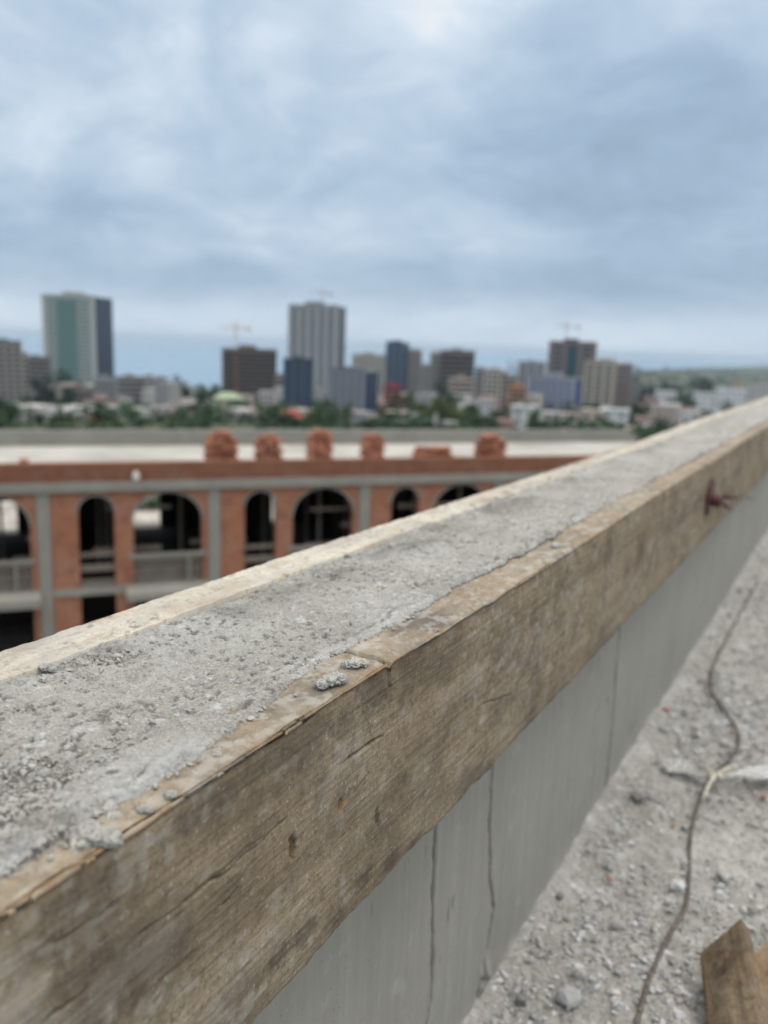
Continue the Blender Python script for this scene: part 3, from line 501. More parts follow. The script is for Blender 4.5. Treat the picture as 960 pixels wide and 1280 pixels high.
# ------------------------------------------------------------------ wire rope, plastic strip, planks, tie clamp
def catmull(P, n):
    P = [Vector(p) for p in P]; P = [P[0] * 2 - P[1]] + P + [P[-1] * 2 - P[-2]]; o = []
    for i in range(1, len(P) - 2):
        for j in range(n):
            t = j / n; a, b, c, d = P[i - 1:i + 3]; o.append(.5 * ((2 * b) + (c - a) * t + (2 * a - 5 * b + 4 * c - d) * t * t + (3 * b - a - 3 * c + d) * t ** 3))
    return o + [P[-2]]
def build_rope():
    px = [(775, 1330), (795, 1280), (812, 1222), (838, 1165), (857, 1130), (862, 1090), (864, 1040), (876, 995), (892, 968), (912, 948), (923, 930), (921, 908), (906, 885), (890, 862), (889, 842), (897, 820), (912, 790), (935, 748), (948, 725)]
    base = catmull([on_z(x, y, .009) for x, y in px], 40)
    t = NT('old_wire_rope', .8, .3); n_ = t.noise(140, 4, .6); n2 = t.noise(900, 3, .6); col = t.ramp(n_, [(.35, (.09, .075, .063)), (.55, (.17, .15, .132)), (.7, (.28, .265, .24))]); col = t.mix(t.ramp(n2, [(.35, .6), (.55, 0.0)]), col, (.07, .055, .045)); mt = t.done(col, t.bump(n2, .0006))
    root = empty('wire_rope', (base[0].x, base[0].y, 0), 0, 'twisted grey-brown wire rope lying in a slack line along the dusty roof floor', 'rope')
    L = 0; ph = []
    for i, p in enumerate(base): L += (p - base[i - 1]).length if i else 0; ph.append(L)
    for s in range(3):
        pts = []
        for i, p in enumerate(base):
            tn = (base[min(i + 1, len(base) - 1)] - base[max(i - 1, 0)]).normalized(); a = tn.cross(Vector((0, 0, 1))).normalized(); b = a.cross(tn); g = ph[i] / .028 * 2 * math.pi + s * 2.094
            pts.append(p + (a * math.cos(g) + b * math.sin(g)) * .0017 + Vector((0, 0, -.004 + .003 * math.sin(ph[i] * 9))))
        under(MB().tube(pts, .0021, 7).build('strand', mt, None, True), root)
build_rope()
def build_strip():
    t = NT('milky_plastic_film', .35, .5); t.p.inputs['Base Color'].default_value = (.66, .66, .64, 1); t.p.inputs['Transmission Weight'].default_value = .62; t.p.inputs['IOR'].default_value = 1.15; t.l.new(t.bump(t.noise(45, 5, .6, 1.0), .004), t.p.inputs['Normal']); mt = t.m
    t = NT('twisted_plastic', .5, .4); mk = t.done(t.ramp(t.noise(90, 4), [(.4, (.36, .33, .23)), (.6, (.62, .60, .52))]), t.bump(t.noise(300, 3), .001))
    c = on_z(893, 970, .018); root = empty('plastic_strip', (c[0], c[1], 0), 0, 'milky plastic film strip knotted round the wire rope, ends spread on the floor', 'plastic strip')
    def flap(pts, wid, seed):
        cl = catmull([on_z(x, y, z) for x, y, z in pts], 14); n = len(cl); V = []
        for i, p in enumerate(cl):
            tn = (cl[min(i + 1, n - 1)] - cl[max(i - 1, 0)]).normalized(); a = tn.cross(Vector((0, 0, 1))).normalized(); w = np.interp(i / (n - 1), np.linspace(0, 1, len(wid)), wid)
            for j in range(13):
                s_ = j / 12 - .5; zz = .0022 * math.sin(s_ * 14 + i * .2 + seed) * min(1, w / .02) + .008 * float(fbm(np.array(i * .25 + seed), np.array(s_ * 6), seed, 3)) * min(1, w / .02); V.append(tuple(p + a * s_ * w + Vector((0, 0, zz))))
        V = np.array(V); T = V.copy(); T[:, 2] -= .0006; F = np.concatenate([grid_faces(n, 13), grid_faces(n, 13, True, len(V))]); under(mesh_np('film_flap', np.concatenate([V, T]), F, mt, None, True), root)
    flap([(893, 970, .018), (880, 972, .012), (862, 963, .010), (846, 958, .009), (830, 952, .008)], [.004, .008, .05, .085, .03], 1)
    flap([(893, 970, .02), (920, 970, .022), (950, 968, .02), (985, 966, .016), (1020, 968, .012)], [.006, .022, .05, .06, .05], 4)
    v = MB()
    for e in ((872, 958), (925, 958), (905, 978), (878, 1000)): q = on_z(e[0], e[1], .016); v.tube([c + (q - c) * s + np.array([0, 0, .006 * math.sin(s * 3)]) for s in np.linspace(0, 1, 7)], [.005, .0045, .0042, .004, .0036, .0028, .0015], 7)
    under(v.build('tie_end', mk, None, True), root)
    under(inst('knot', lump_mesh('knot', [(0, 0, 0, .010), (.006, .004, .002, .008), (-.006, -.002, 0, .008)], mk, .25, 3), None, c), root)
build_strip()
def plank(px4, zs, th, name, mat, label, group):
    """A sawn plank whose four upper corners are the points at the given heights; thickness th below its face."""
    P = [Vector(on_z(x, y, z)) for (x, y), z in zip(px4, zs)]; nrm = (P[1] - P[0]).cross(P[3] - P[0]).normalized()
    if nrm.z < 0: nrm = -nrm
    nu, nv = 14, 60; V = []; st = []
    for lay in (0, 1):
        for i in range(nv):
            for j in range(nu):
                a, b = j / (nu - 1), i / (nv - 1); p = (P[0] * (1 - a) + P[1] * a) * (1 - b) + (P[3] * (1 - a) + P[2] * a) * b
                e = min(a, 1 - a, b, 1 - b); dd = .0016 * (float(vn(np.array(a * 9 + lay * 7), np.array(b * 5), 7)) - .5) - (.002 if e < .02 else 0); V.append(p + nrm * (dd if lay == 0 else -th - dd))
                q = (a - .45) ** 2 / .05 + (b - .16) ** 2 / .006; st.append(max(0, .8 * math.exp(-q) * float(sst(.3, .6, fbm(np.array(a * 12), np.array(b * 40), 8, 3)))) + .3 * float(sst(.55, .7, fbm(np.array(a * 4), np.array(b * 9), 11, 3))))
    F = [tuple(f) for f in grid_faces(nv, nu, True)] + [tuple(f) for f in grid_faces(nv, nu, False, nu * nv)]
    rim = [j for j in range(nu)] + [i * nu + nu - 1 for i in range(1, nv)] + [(nv - 1) * nu + j for j in range(nu - 2, -1, -1)] + [i * nu for i in range(nv - 2, 0, -1)]
    for a, b in zip(rim, rim[1:] + rim[:1]): F.append((a, b, b + nu * nv, a + nu * nv))
    # local frame: z along the grain
    zx = (P[3] - P[0]).normalized(); xx = nrm.cross(zx).normalized(); Mx = Matrix((xx, nrm, zx)).transposed()
    inv = Mx.inverted(); me = bpy.data.meshes.new(name); me.from_pydata([tuple(inv @ (v - P[0])) for v in V], [], F); bm = bmesh.new(); bm.from_mesh(me); bmesh.ops.recalc_face_normals(bm, faces=bm.faces[:]); bm.to_mesh(me); bm.free()
    a_ = me.attributes.new('stain', 'FLOAT', 'POINT'); a_.data.foreach_set('value', np.array(st, np.float32)); me.materials.append(mat); o = inst(name, me); o.matrix_world = Matrix.Translation(P[0]) @ Mx.to_4x4(); return tag(o, label, 'plank', group)
GP = 'planks lying on the roof floor'
plank([(874, 1190), (925, 1147), (985, 1420), (897, 1480)], [.045, .095, .045, .0], .024, 'plank', MWP, 'dark brown plank with a black scuffed patch near its sawn end', GP)
plank([(937, 1197), (1000, 1138), (1090, 1400), (985, 1470)], [.06, .06, .02, .02], .024, 'plank', MWO, 'lighter orange-brown plank lying behind the dark brown one', GP)
def build_clamp():
    c = on_x(886, 620, XB); root = empty('tie_rod_clamp', (c[0], c[1], c[2]), 0, 'rusty red tie plate and nut on the far stretch of the brown plank', 'tie clamp')
    v = MB(); n = 28; prof = [(0, .001), (.044, .001), (.0465, .003), (.0455, .006), (.040, .0065), (.034, .0045), (.020, .005), (.016, .008)]
    V = []; F = []
    for (r, h) in prof:
        for j in range(n): a = 2 * math.pi * j / n; V.append((h, r * math.cos(a), r * math.sin(a)))
    for i in range(len(prof) - 1):
        for j in range(n): F.append((i * n + j, i * n + (j + 1) % n, (i + 1) * n + (j + 1) % n, (i + 1) * n + j))
    F.append(tuple(len(V) - n + j for j in range(n))); v.add(V, F); v.build('plate', MRED, root, True)
    v = MB(); v.tube([(.006, 0, -.010), (.012, 0, -.010), (.026, 0, -.010), (.031, 0, -.010)], [.013, .015, .015, .011], 10); v.build('hub_nut', MRED, root, False)
    MB().tube([(.03, 0, 0), (.062, .006, .003)], .0035, 8).build('tie_rod', MRED, root, True)
    MB().tube([Vector(q) - Vector(c) for q in [c + np.array([.06, 0, .004])] + [on_x(x, y, XB + .05) for x, y in ((905, 618), (920, 619), (932, 621), (942, 624))]], .0022, 6).build('wire_tail', MRST, root, True)
    MB().tube([Vector(on_x(x, y, XB + .02)) - Vector(c) for x, y in ((903, 628), (909, 634), (914, 638))], [.003, .006, .003], 8).build('wire_loop', MRED, root, True)
build_clamp()
# ================================================================== THE BRICK ARCADE ACROSS THE YARD (25 m away)
TH = R(20.5); A_RZ = HEAD + TH
_n = RW @ np.array([-math.sin(TH), math.cos(TH), 0]); A_LOC = np.array([_n[0] * 25, _n[1] * 25, 0])
def build_arcade():
    C = CAMZ; root = empty('arcade_building', A_LOC, A_RZ, 'unfinished red brick arcade building with arched openings and flat concrete roof across the yard', 'building')
    Zt, Zs, Zu, Zg = C - 3.63, C - 4.18, C - 4.44, C - 11.4; Zm, Zl = C - 7.30, C - 7.56; U0, U1, DEP = -15.4, 25.2, 8.4
    p = lambda mb, n, m: mb.build(n, m, root)
    p(MB().box((U0, -.14, Zu), (U1, DEP, Zs)), 'roof_slab', MGC); p(MB().box((U0 + .3, .30, Zs + .001), (U1 - .3, DEP - .3, Zs + .03)), 'roof_surface', MRF)
    p(MB().box((U0, -.02, Zs + .002), (21.5, .26, Zt)), 'brick_parapet', MBD)
    b = MB(); b.prism([(U0, Zs + .003), (U1, Zs + .003), (U1, Zs + .25), (U1 - .5, Zs + .58), (U0, Zs + .62)], DEP - .28, DEP - .02); p(b, 'rear_parapet', MGC)
    p(MB().box((U0, .05, Zl), (U1, DEP, Zm)), 'floor_slab', MGC)
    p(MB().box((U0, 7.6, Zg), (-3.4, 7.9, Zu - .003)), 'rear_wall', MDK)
    p(MB().box((U0 + .3, .36, Zm + .002), (U1 - .3, 7.5, Zm + .03)), 'floor_shade_sheet', MDK); p(MB().box((U0 + .3, .36, Zu - .05), (U1 - .3, 7.5, Zu - .004)), 'ceiling_shade_sheet', MDK)  # thin near-black sheets added over slab and soffit to paint the interior shade
    posts = [-15.3, -10.62, -5.80, -.98, 3.84, 8.66, 13.5, 18.3, 23.1]
    pm = MB().box((-.17, -.05, Zg), (.17, .34, Zu - .002)).mesh('concrete_post', MGC)
    for q in posts: inst('concrete_post', pm, root, (q, 0, 0))
    def span(nm, a, b, zsp, ztop, d0, d1, mat, zlid):
        n = 18; w = (b - a) / 2; arc = [(a + w - w * math.cos(math.pi * i / n), zsp + (ztop - zsp) * math.sin(math.pi * i / n)) for i in range(n + 1)]
        m = MB()
        for (x0, z0), (x1, z1) in zip(arc, arc[1:]): m.prism([(x0, z0), (x1, z1), (x1, zlid), (x0, zlid)], d0, d1)
        p(m, nm, mat)
        m = MB(); o = .06; arc2 = [(a + w - (w + o) * math.cos(math.pi * i / n), zsp + (ztop - zsp + o * .9) * math.sin(math.pi * i / n)) for i in range(n + 1)]
        for i in range(n):
            if max(arc2[i][1], arc2[i + 1][1]) < zlid: m.prism([arc[i], arc[i + 1], arc2[i + 1], arc2[i]], d0 - .03, d0 + .03)
            else: m.prism([arc[i], arc[i + 1], (arc2[i + 1][0], min(arc2[i + 1][1], zlid - .002)), (arc2[i][0], min(arc2[i][1], zlid - .002))], d0 - .03, d0 + .03)
        p(m, 'arch_trim', MGC)
    def see_through(a, b, z0, z1): pass
    for i, P in enumerate(posts[:-1]):
        nx = posts[i + 1]; k = (nx - P) / 4.82; n0, n1, w0, w1 = P + .93 * k, P + 1.92 * k, P + 2.45 * k, P + 4.46 * k
        for a, b in ((P + .172, n0), (n1, w0), (w1, nx - .172)):
            p(MB().box((a, 0, Zl + .004), (b, .32, Zu - .004)), 'brick_pier', MBR); p(MB().box((a + .004, .01, Zg), (b - .004, .33, Zl)), 'lower_brick_pier', MBR)
        span('arch_spandrel', n0, n1, C - 5.06, C - 4.58, .003, .317, MBR, Zu - .006); span('arch_spandrel', w0, w1, C - 5.40, C - 4.53, .003, .317, MBR, Zu - .006)
        p(MB().box((P + .175, -.03, Zl + .01), (w0, .04, Zm - .03)), 'slab_edge', MGC)
        # balcony before the wide arch, timber rails and boards in the openings
        bal = p(MB().box((w0 - .28, -1.0, Zl + .02), (w1 + .22, -.005, Zm - .01)), 'balcony_slab', MGC); q_ = lambda mb, n, m: mb.build(n, m, bal)
        q_(MB().box((w0 - .2, -.06, C - 6.50), (w1 + .1, .02, C - 6.38)), 'handrail', MGC)
        for z0, z1 in ((C - 6.78, C - 6.56), (C - 7.02, C - 6.82), (C - 7.27, C - 7.06)): q_(MB().box((w0 + .01, .10 + (z0 % .03), z0), (w1 - .01, .13 + (z0 % .03), z1)), 'guard_board', MTB)
        q_(MB().box(((w0 + w1) / 2 + .55, -.055, C - 7.28), ((w0 + w1) / 2 + .62, .015, C - 6.50)), 'rail_post', MGC)
        for z0, z1 in ((C - 6.42, C - 6.30), (C - 6.86, C - 6.66), (C - 7.27, C - 7.12)): p(MB().box((n0 + .01, .10, z0), (n1 - .01, .14, z1)), 'guard_board', MTB)
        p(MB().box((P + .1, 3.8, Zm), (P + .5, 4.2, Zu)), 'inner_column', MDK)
    pr = MB().tube([(0, 0, 0), (0, 0, Zu - .06 - Zm - .03)], .05, 6).mesh('shoring_prop', MTB)
    g_ = np.random.default_rng(3)
    for q in g_.uniform(-6, 17, 26): inst('shoring_prop', pr, root, (q, g_.uniform(.7, 3.2), Zm + .031))
    for q in g_.uniform(-6, 17, 14): z_ = Zm + g_.uniform(.3, 2.2); p(MB().box((q, g_.uniform(.5, .7), z_), (q + g_.uniform(.8, 2.2), g_.uniform(.72, .8), z_ + g_.uniform(.06, .16))), 'stored_board', MTB)
    # rear wall: in the painted shade colour, with a few openings that let the pale yard show through
    def px_u(px, py, dep):
        d = ray(px, py); q = EYE + d * (((_n * (25 + dep)) @ _n - EYE @ _n) / (d @ _n)); return (q - A_LOC) @ np.array([math.cos(A_RZ), math.sin(A_RZ), 0]), q[2]
    ops = [(-30, 628, 24, 695), (166, 612, 201, 672), (309, 612, 346, 665), (486, 622, 496, 668)]
    us = []
    for x0, y0, x1, y1 in ops: a, zt = px_u(x0, y0, 7.6); b, zb = px_u(x1, y1, 7.6); us.append((a, b, zb, min(zt, Zu - .05)))
    cur = -3.4
    for a, b, zb, zt in us + [(U1 - .1, U1 - .1, 0, 0)]:
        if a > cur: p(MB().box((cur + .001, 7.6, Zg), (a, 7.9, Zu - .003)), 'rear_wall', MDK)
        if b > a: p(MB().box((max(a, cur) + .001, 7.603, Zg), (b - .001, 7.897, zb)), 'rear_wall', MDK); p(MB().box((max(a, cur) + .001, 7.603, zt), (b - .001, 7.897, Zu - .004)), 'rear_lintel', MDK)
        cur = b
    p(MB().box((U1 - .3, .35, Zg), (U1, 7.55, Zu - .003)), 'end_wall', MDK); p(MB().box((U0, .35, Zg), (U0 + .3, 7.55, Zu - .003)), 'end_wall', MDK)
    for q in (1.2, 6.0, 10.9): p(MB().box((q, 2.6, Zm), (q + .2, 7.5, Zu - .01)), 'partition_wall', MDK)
    return px_u, Zs, Zt
px_u, ZROOF, ZPAR = build_arcade()
def to_world(u, d, z=0): a = A_RZ; return np.array([A_LOC[0] + u * math.cos(a) - d * math.sin(a), A_LOC[1] + u * math.sin(a) + d * math.cos(a), z])
def brick_unit():
    v = MB(); v.box((-.122, -.06, 0), (.122, .06, .135)); me = v.mesh('brick', None, False, .006); return me
def build_stacks():
    mats = [mat_stone('terracotta_block', (.24, .085, .05), (.62, .29, .19))]
    me = brick_unit(); me.materials.clear(); me.materials.append(mats[0])
    defs = [((255, 297), 537, 'tallest stack of orange bricks, first from the left, rounded at its top', 1), ((318, 352), 542, 'second stack of orange bricks from the left, on the arcade roof edge', 1), ((383, 415), 540, 'third stack of orange bricks, standing above the wide arch', 1), ((452, 478), 542, 'narrowest stack of orange bricks on the arcade roof edge', 1), ((515, 565), 557, 'low wide heap of orange bricks between two taller stacks', 0), ((594, 630), 541, 'last stack of orange bricks, closest to the parapet plank', 1)]
    for (x0, x1), yt, lb, up in defs:
        dep = .62; u0, _ = px_u(x0, 575, dep); u1, _ = px_u(x1, 575, dep); _, zt = px_u((x0 + x1) / 2, yt, dep); w = u1 - u0; hgt = zt - ZROOF - .03
        c = to_world((u0 + u1) / 2, dep); root = empty('brick_stack', (c[0], c[1], ZROOF + .03), A_RZ, lb, 'brick stack', 'brick stacks on the arcade roof')
        rows = max(3, round(hgt / .139)); cols = max(2, round(w / .25))
        for r in range(rows):
            f = 1.0 if r < rows - 2 or not up else (.85 if r == rows - 2 else .6)
            if not up: f = 1 - .12 * max(0, r - rows + 3)
            nc = max(1, round(cols * f)); sp = w / cols
            for c_ in range(nc):
                for dd in range(3):
                    if rng.random() < .06 and r > rows - 4: continue
                    inst('brick', me, root, ((c_ - (nc - 1) / 2) * sp + (.5 if r % 2 else -.5) * .07 + rng.normal(0, .012), (dd - 1) * .135 + rng.normal(0, .025), r * .139), (0, 0, rng.normal(0, .07)), (.90, 1, .90))
    c = to_world(px_u(30, 575, .12)[0], .12); o = inst('brick', me, None, (c[0], c[1], ZPAR), (0, 0, A_RZ)); tag(o, 'single orange brick left lying on top of the brick roof edge, far left', 'brick')
    u, z = px_u(170, 596, -.1); c = to_world(u, -.08); v = MB(); v.tube([(0, 0, 0), (0, 0, .02), (0, 0, .2), (0, 0, .25), (0, 0, .30)], [.05, .10, .11, .06, .05], 12)
    o = v.build('bucket', simple('pale_plastic', (.6, .58, .52), .6), None, True); o.location = (c[0], c[1], ZROOF + .001); tag(o, 'small pale container on the concrete ledge of the arcade roof', 'container')
build_stacks()
# ================================================================== THE CITY
def hr(a_px): return math.atan((a_px - 480) / FPX)
def ground_at(p): h = RW.T @ np.array([p[0], p[1], 0]); return float(zterr(math.hypot(h[0], h[1])))
_ml = {}
def paint(c, glossy=False, var=.12):
    k = (tuple(c), glossy)
    if k not in _ml: _ml[k] = simple('facade_paint_%d' % len(_ml), c, .25 if glossy else .85, var, .15 if not glossy else .05, .6 if glossy else .25)
    return _ml[k]
GLN, GLD, GLT = (.035, .06, .10), (.05, .055, .065), (.10, .17, .19)
def tower(name, label, x0, x1, yt, r, wallc, glass=GLD, yaw=0.0, split=None, floors=None, sidec=None, sideg=None, bays=0, bayc=None, group=None, style='band', strip=None, top=True, depth=None, cat='building', roofc=None):
    """A block seen between pixel columns x0 and x1 with its roof at row yt, r metres ahead; split = share of the width taken by the front face."""
    wallc = tuple(v * .82 for v in wallc); bayc = tuple(v * .85 for v in bayc) if bayc else None; L, Rt = at_r(x0, yt, r), at_r(x1, yt, r); vis = np.linalg.norm((Rt - L)[:2]); zt = (at_r((x0 + x1) / 2, yt, r))[2]
    mid = (L + Rt) / 2; bearing = math.atan2(mid[1], mid[0]) - math.pi / 2       # block frame: x to the right, y away from the viewer
    if split is None: w, dp, a = vis, depth or vis * .6, 0.0
    else:
        a = R(28); w = vis * split / math.cos(a); dp = vis * (1 - split) / math.sin(a)
    zg = ground_at(mid) - 2.0; H = zt - zg; fl = floors or max(2, round((H - 4) / 3.3)); fh = (H - 4) / fl
    root = empty(name, (mid[0], mid[1], zg), bearing - a, label, cat, group)
    # local frame: front face y = 0; the visible silhouette is centred on the origin
    ox = -vis / 2 * math.cos(a) if split is not None else -w / 2; oy = -vis / 2 * math.sin(a) if split is not None else 0
    box = lambda q0, q1, n, m: MB().box((ox + q0[0], oy + q0[1], q0[2]), (ox + q1[0], oy + q1[1], q1[2])).build(n, m, root)
    box((0, 0, 0), (w, dp, H), 'wall', paint(wallc))
    g = paint(glass, True); sg = paint(sideg or glass, True)
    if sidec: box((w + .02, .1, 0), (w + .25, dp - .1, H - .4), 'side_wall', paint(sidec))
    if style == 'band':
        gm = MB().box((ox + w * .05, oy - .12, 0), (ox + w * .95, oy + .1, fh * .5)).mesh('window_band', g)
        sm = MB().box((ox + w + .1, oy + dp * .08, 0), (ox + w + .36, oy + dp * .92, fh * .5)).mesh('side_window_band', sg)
        for i in range(fl):
            inst('window_band', gm, root, (0, 0, 3.5 + i * fh))
            if split is not None: inst('side_window_band', sm, root, (0, 0, 3.5 + i * fh))
    elif style == 'curtain':
        box((w * .03, -.15, 2), (w * .97, .1, H - 1.5), 'glass_front', g); lm = MB().box((ox + w * .03, oy - .3, 0), (ox + w * .97, oy - .1, .5)).mesh('floor_line', paint(tuple(min(1, v * 1.8 + .03) for v in glass)))
        for i in range(fl): inst('floor_line', lm, root, (0, 0, 3 + i * fh))
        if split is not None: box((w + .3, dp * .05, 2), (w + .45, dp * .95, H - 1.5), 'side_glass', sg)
    elif style == 'frame':
        sl_ = MB().box((ox - .4, oy - .5, 0), (ox + w + .4, oy + .2, .45)).mesh('floor_slab', paint(bayc or wallc)); dk = MB().box((ox + .5, oy - .1, 0), (ox + w - .5, oy + .12, fh - .9)).mesh('bay_shade_panel', paint((.05, .045, .045)))  # dark panels paint the shade of open bays onto the solid wall
        for i in range(fl + 1):
            inst('floor_slab', sl_, root, (0, 0, min(H - .4, 2 + i * fh)))
            if i < fl: inst('bay_shade_panel', dk, root, (0, 0, 2.7 + i * fh))
    if bays:
        bw = min(w / (bays * 2.2), w * .085); bm_ = MB().box((-bw / 2, oy - .7, 0), (bw / 2, oy + .05, H - .8)).mesh('pilaster', paint(bayc or wallc))
        for i in range(bays + 1): inst('pilaster', bm_, root, (ox + bw / 2 + (w - bw) * i / bays, 0, 0))
    if strip:
        a0, a1, sc_ = strip; box((w * a0, -.55, 3), (w * a1, .1, H - 2.5), 'glass_strip', paint(sc_)); lm = MB().box((ox + w * a0, oy - .75, 0), (ox + w * a1, oy - .5, .6)).mesh('floor_line', paint(tuple(v * 1.9 for v in sc_)))
        for i in range(fl): inst('floor_line', lm, root, (0, 0, 3.4 + i * fh))
    if top:
        rc = paint(roofc or tuple(v * .8 for v in wallc)); box((-.3, -.35, H + .01), (w + .3, .2, H + .9), 'roof_parapet', rc); box((w * .3, dp * .25, H + .02), (w * .62, dp * .65, H + max(2, min(4, vis * .08))), 'lift_housing', rc)
    return root, (mid, zg, H, bearing)
def crane(px, yt, r, zbase, label, jl, col, jr=12):
    m = paint(col); p = at_r(px, yt, r); b = math.atan2(p[1], p[0]) - math.pi / 2; root = empty('tower_crane', (p[0], p[1], zbase), b, label, 'crane'); H = p[2] - zbase
    v = MB()
    for sx in (-.7, .7):
        for sy in (-.7, .7): v.tube([(sx, sy, 0), (sx, sy, H)], .14, 4)
    n = int(H / 2)
    for i in range(n):
        z0, z1 = H * i / n, H * (i + 1) / n; s = 1 if i % 2 else -1
        for sy in (-.7, .7): v.tube([(-.7 * s, sy, z0), (.7 * s, sy, z1)], .08, 4)
    v.build('mast', m, root)
    def arm(L, s, name):
        v = MB(); n = max(3, int(L / 3))
        for y in (-.5, .5): v.tube([(0, y, H - 3), (s * L, y, H - 3)], .13, 4)
        v.tube([(0, 0, H - 1.6), (s * L, 0, H - 2.4)], .13, 4)
        for i in range(n): v.tube([(s * L * i / n, .5, H - 3), (s * L * (i + .5) / n, 0, H - 1.9), (s * L * (i + 1) / n, -.5, H - 3)], .07, 4)
        v.build(name, m, root)
    arm(jl, -1, 'jib'); arm(jr, 1, 'counter_jib'); MB().box((jr - 3, -.8, H - 5), (jr - .5, .8, H - 3.2)).build('counterweight', paint((.3, .3, .3)), root)
    MB().box((-1.1, -1.6, H - 5), (.3, -.2, H - 3.1)).build('cab', paint((.5, .5, .5)), root); v = MB(); v.tube([(0, 0, H - 3), (0, 0, H + 3)], .2, 4); v.tube([(0, 0, H + 3), (-jl * .7, 0, H - 2)], .06, 4); v.tube([(0, 0, H + 3), (jr * .8, 0, H - 3)], .06, 4); v.build('apex', m, root)
def city():
    T = tower
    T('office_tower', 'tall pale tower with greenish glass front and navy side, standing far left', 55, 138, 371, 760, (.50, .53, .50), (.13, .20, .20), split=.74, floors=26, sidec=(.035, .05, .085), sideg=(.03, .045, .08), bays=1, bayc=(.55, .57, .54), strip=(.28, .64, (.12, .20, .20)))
    T('apartment_block', 'brown-grey high-rise cut by the left edge of the view', -14, 25, 427, 520, (.30, .28, .27), GLD, bays=4, bayc=(.36, .34, .32))
    T('apartment_block', 'slim beige block leaning against the brown-grey high-rise at the left edge', 21, 34, 442, 540, (.50, .45, .40), GLD, depth=9)
    T('apartment_block', 'dim brown flat-roofed block left of the greenish glass tower', 30, 62, 447, 640, (.25, .225, .22), GLD)
    T('apartment_block', 'small whitish block in front of the navy side of the tall pale tower', 117, 146, 474, 480, (.42, .43, .45), GLD)
    T('house', 'cream house with wide eaves below the tall pale tower', 106, 151, 501, 330, (.60, .55, .46), GLD, depth=12, roofc=(.30, .22, .2))
    T('house', 'low brown house beside dark trees under the tall pale tower', 78, 116, 487, 420, (.26, .21, .2), GLD, depth=12)
    T('apartment_block', 'grey apartment block with jagged roof right of the tall pale tower', 146, 181, 472, 520, (.34, .325, .31), GLD)
    T('apartment_block', 'narrow off-white stair tower joined to the grey apartment block', 180, 193, 471, 515, (.50, .51, .50), GLD, depth=12)
    T('apartment_block', 'taupe block just right of the narrow off-white stair tower', 193, 211, 474, 530, (.31, .29, .29), GLD)
    T('apartment_block', 'slim bluish block with a tree above it, before the open sea', 216, 232, 489, 500, (.33, .37, .44), GLN, depth=12)
    T('unfinished_building', 'brown unfinished concrete frame building with an orange crane before the sea', 278, 346, 437, 720, (.22, .175, .16), floors=13, style='frame', bayc=(.28, .22, .195))
    crane(295, 406, 712, ground_at(at_r(295, 480, 712)), 'orange tower crane in front of the brown unfinished frame building', 13, (.40, .21, .09))
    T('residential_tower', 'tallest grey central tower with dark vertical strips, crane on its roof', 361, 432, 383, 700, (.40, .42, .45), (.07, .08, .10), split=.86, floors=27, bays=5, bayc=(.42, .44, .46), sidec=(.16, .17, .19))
    crane(404, 362, 715, at_r(400, 384, 715)[2] - 3, 'small pale crane on the roof of the tallest grey central tower', 11, (.45, .42, .40), 8)
    T('glass_building', 'dark blue glass block standing in front of the tallest grey central tower', 354, 392, 450, 480, (.075, .10, .14), (.03, .055, .095), style='curtain', bays=3, bayc=(.09, .12, .17))
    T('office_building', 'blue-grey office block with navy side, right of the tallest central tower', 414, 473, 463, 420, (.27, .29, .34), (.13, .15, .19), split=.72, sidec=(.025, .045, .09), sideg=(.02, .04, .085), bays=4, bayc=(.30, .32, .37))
    T('apartment_block', 'pale yellowish apartment block behind the blue-grey office block', 440, 483, 444, 900, (.48, .48, .42), GLD, bays=5, bayc=(.52, .51, .45))
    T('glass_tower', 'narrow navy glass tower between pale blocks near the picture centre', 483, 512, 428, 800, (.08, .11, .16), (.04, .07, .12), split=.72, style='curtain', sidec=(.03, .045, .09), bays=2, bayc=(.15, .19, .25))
    T('apartment_block', 'beige block joined to the right of the narrow navy glass tower', 511, 528, 438, 800, (.44, .41, .39), GLD)
    T('shop_building', 'low magenta-fronted building at the foot of the narrow navy tower', 480, 502, 482, 560, (.38, .08, .12), GLD, depth=15)
    T('unfinished_building', 'purple-grey half-finished block with thin scaffold poles on its roof', 551, 594, 439, 720, (.28, .26, .28), GLD, style='frame', bayc=(.34, .32, .34), floors=12)
    T('apartment_block', 'pale narrow block left of the purple-grey half-finished block', 538, 553, 441, 740, (.52, .49, .44), GLD)
    T('apartment_block', 'peach-coloured low block before the purple-grey half-finished block', 561, 594, 473, 600, (.56, .47, .42), GLD)
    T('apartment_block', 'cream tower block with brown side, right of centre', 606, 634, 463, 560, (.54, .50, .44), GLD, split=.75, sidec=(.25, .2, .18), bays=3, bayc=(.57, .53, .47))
    T('apartment_block', 'pale blue-grey block behind the blue office with white pillars', 648, 682, 453, 760, (.42, .44, .48), GLD, bays=3, bayc=(.45, .47, .5))
    T('house', 'house with orange roof left of the blue office with white pillars', 637, 658, 484, 500, (.45, .27, .16), GLD, depth=12, roofc=(.45, .2, .08))
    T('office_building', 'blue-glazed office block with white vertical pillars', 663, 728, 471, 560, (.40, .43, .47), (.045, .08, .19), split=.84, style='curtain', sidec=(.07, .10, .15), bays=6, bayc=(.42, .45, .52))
    T('unfinished_tower', 'dark tower with teal glass middle and brown wings under a crane', 687, 746, 428, 760, (.24, .185, .18), (.035, .075, .095), floors=15, bays=3, bayc=(.27, .205, .20), strip=(.30, .70, (.03, .075, .10)))
    crane(709, 404, 765, at_r(709, 429, 765)[2] - 2, 'thin reddish crane on top of the dark tower with teal glass', 10, (.36, .22, .20), 12)
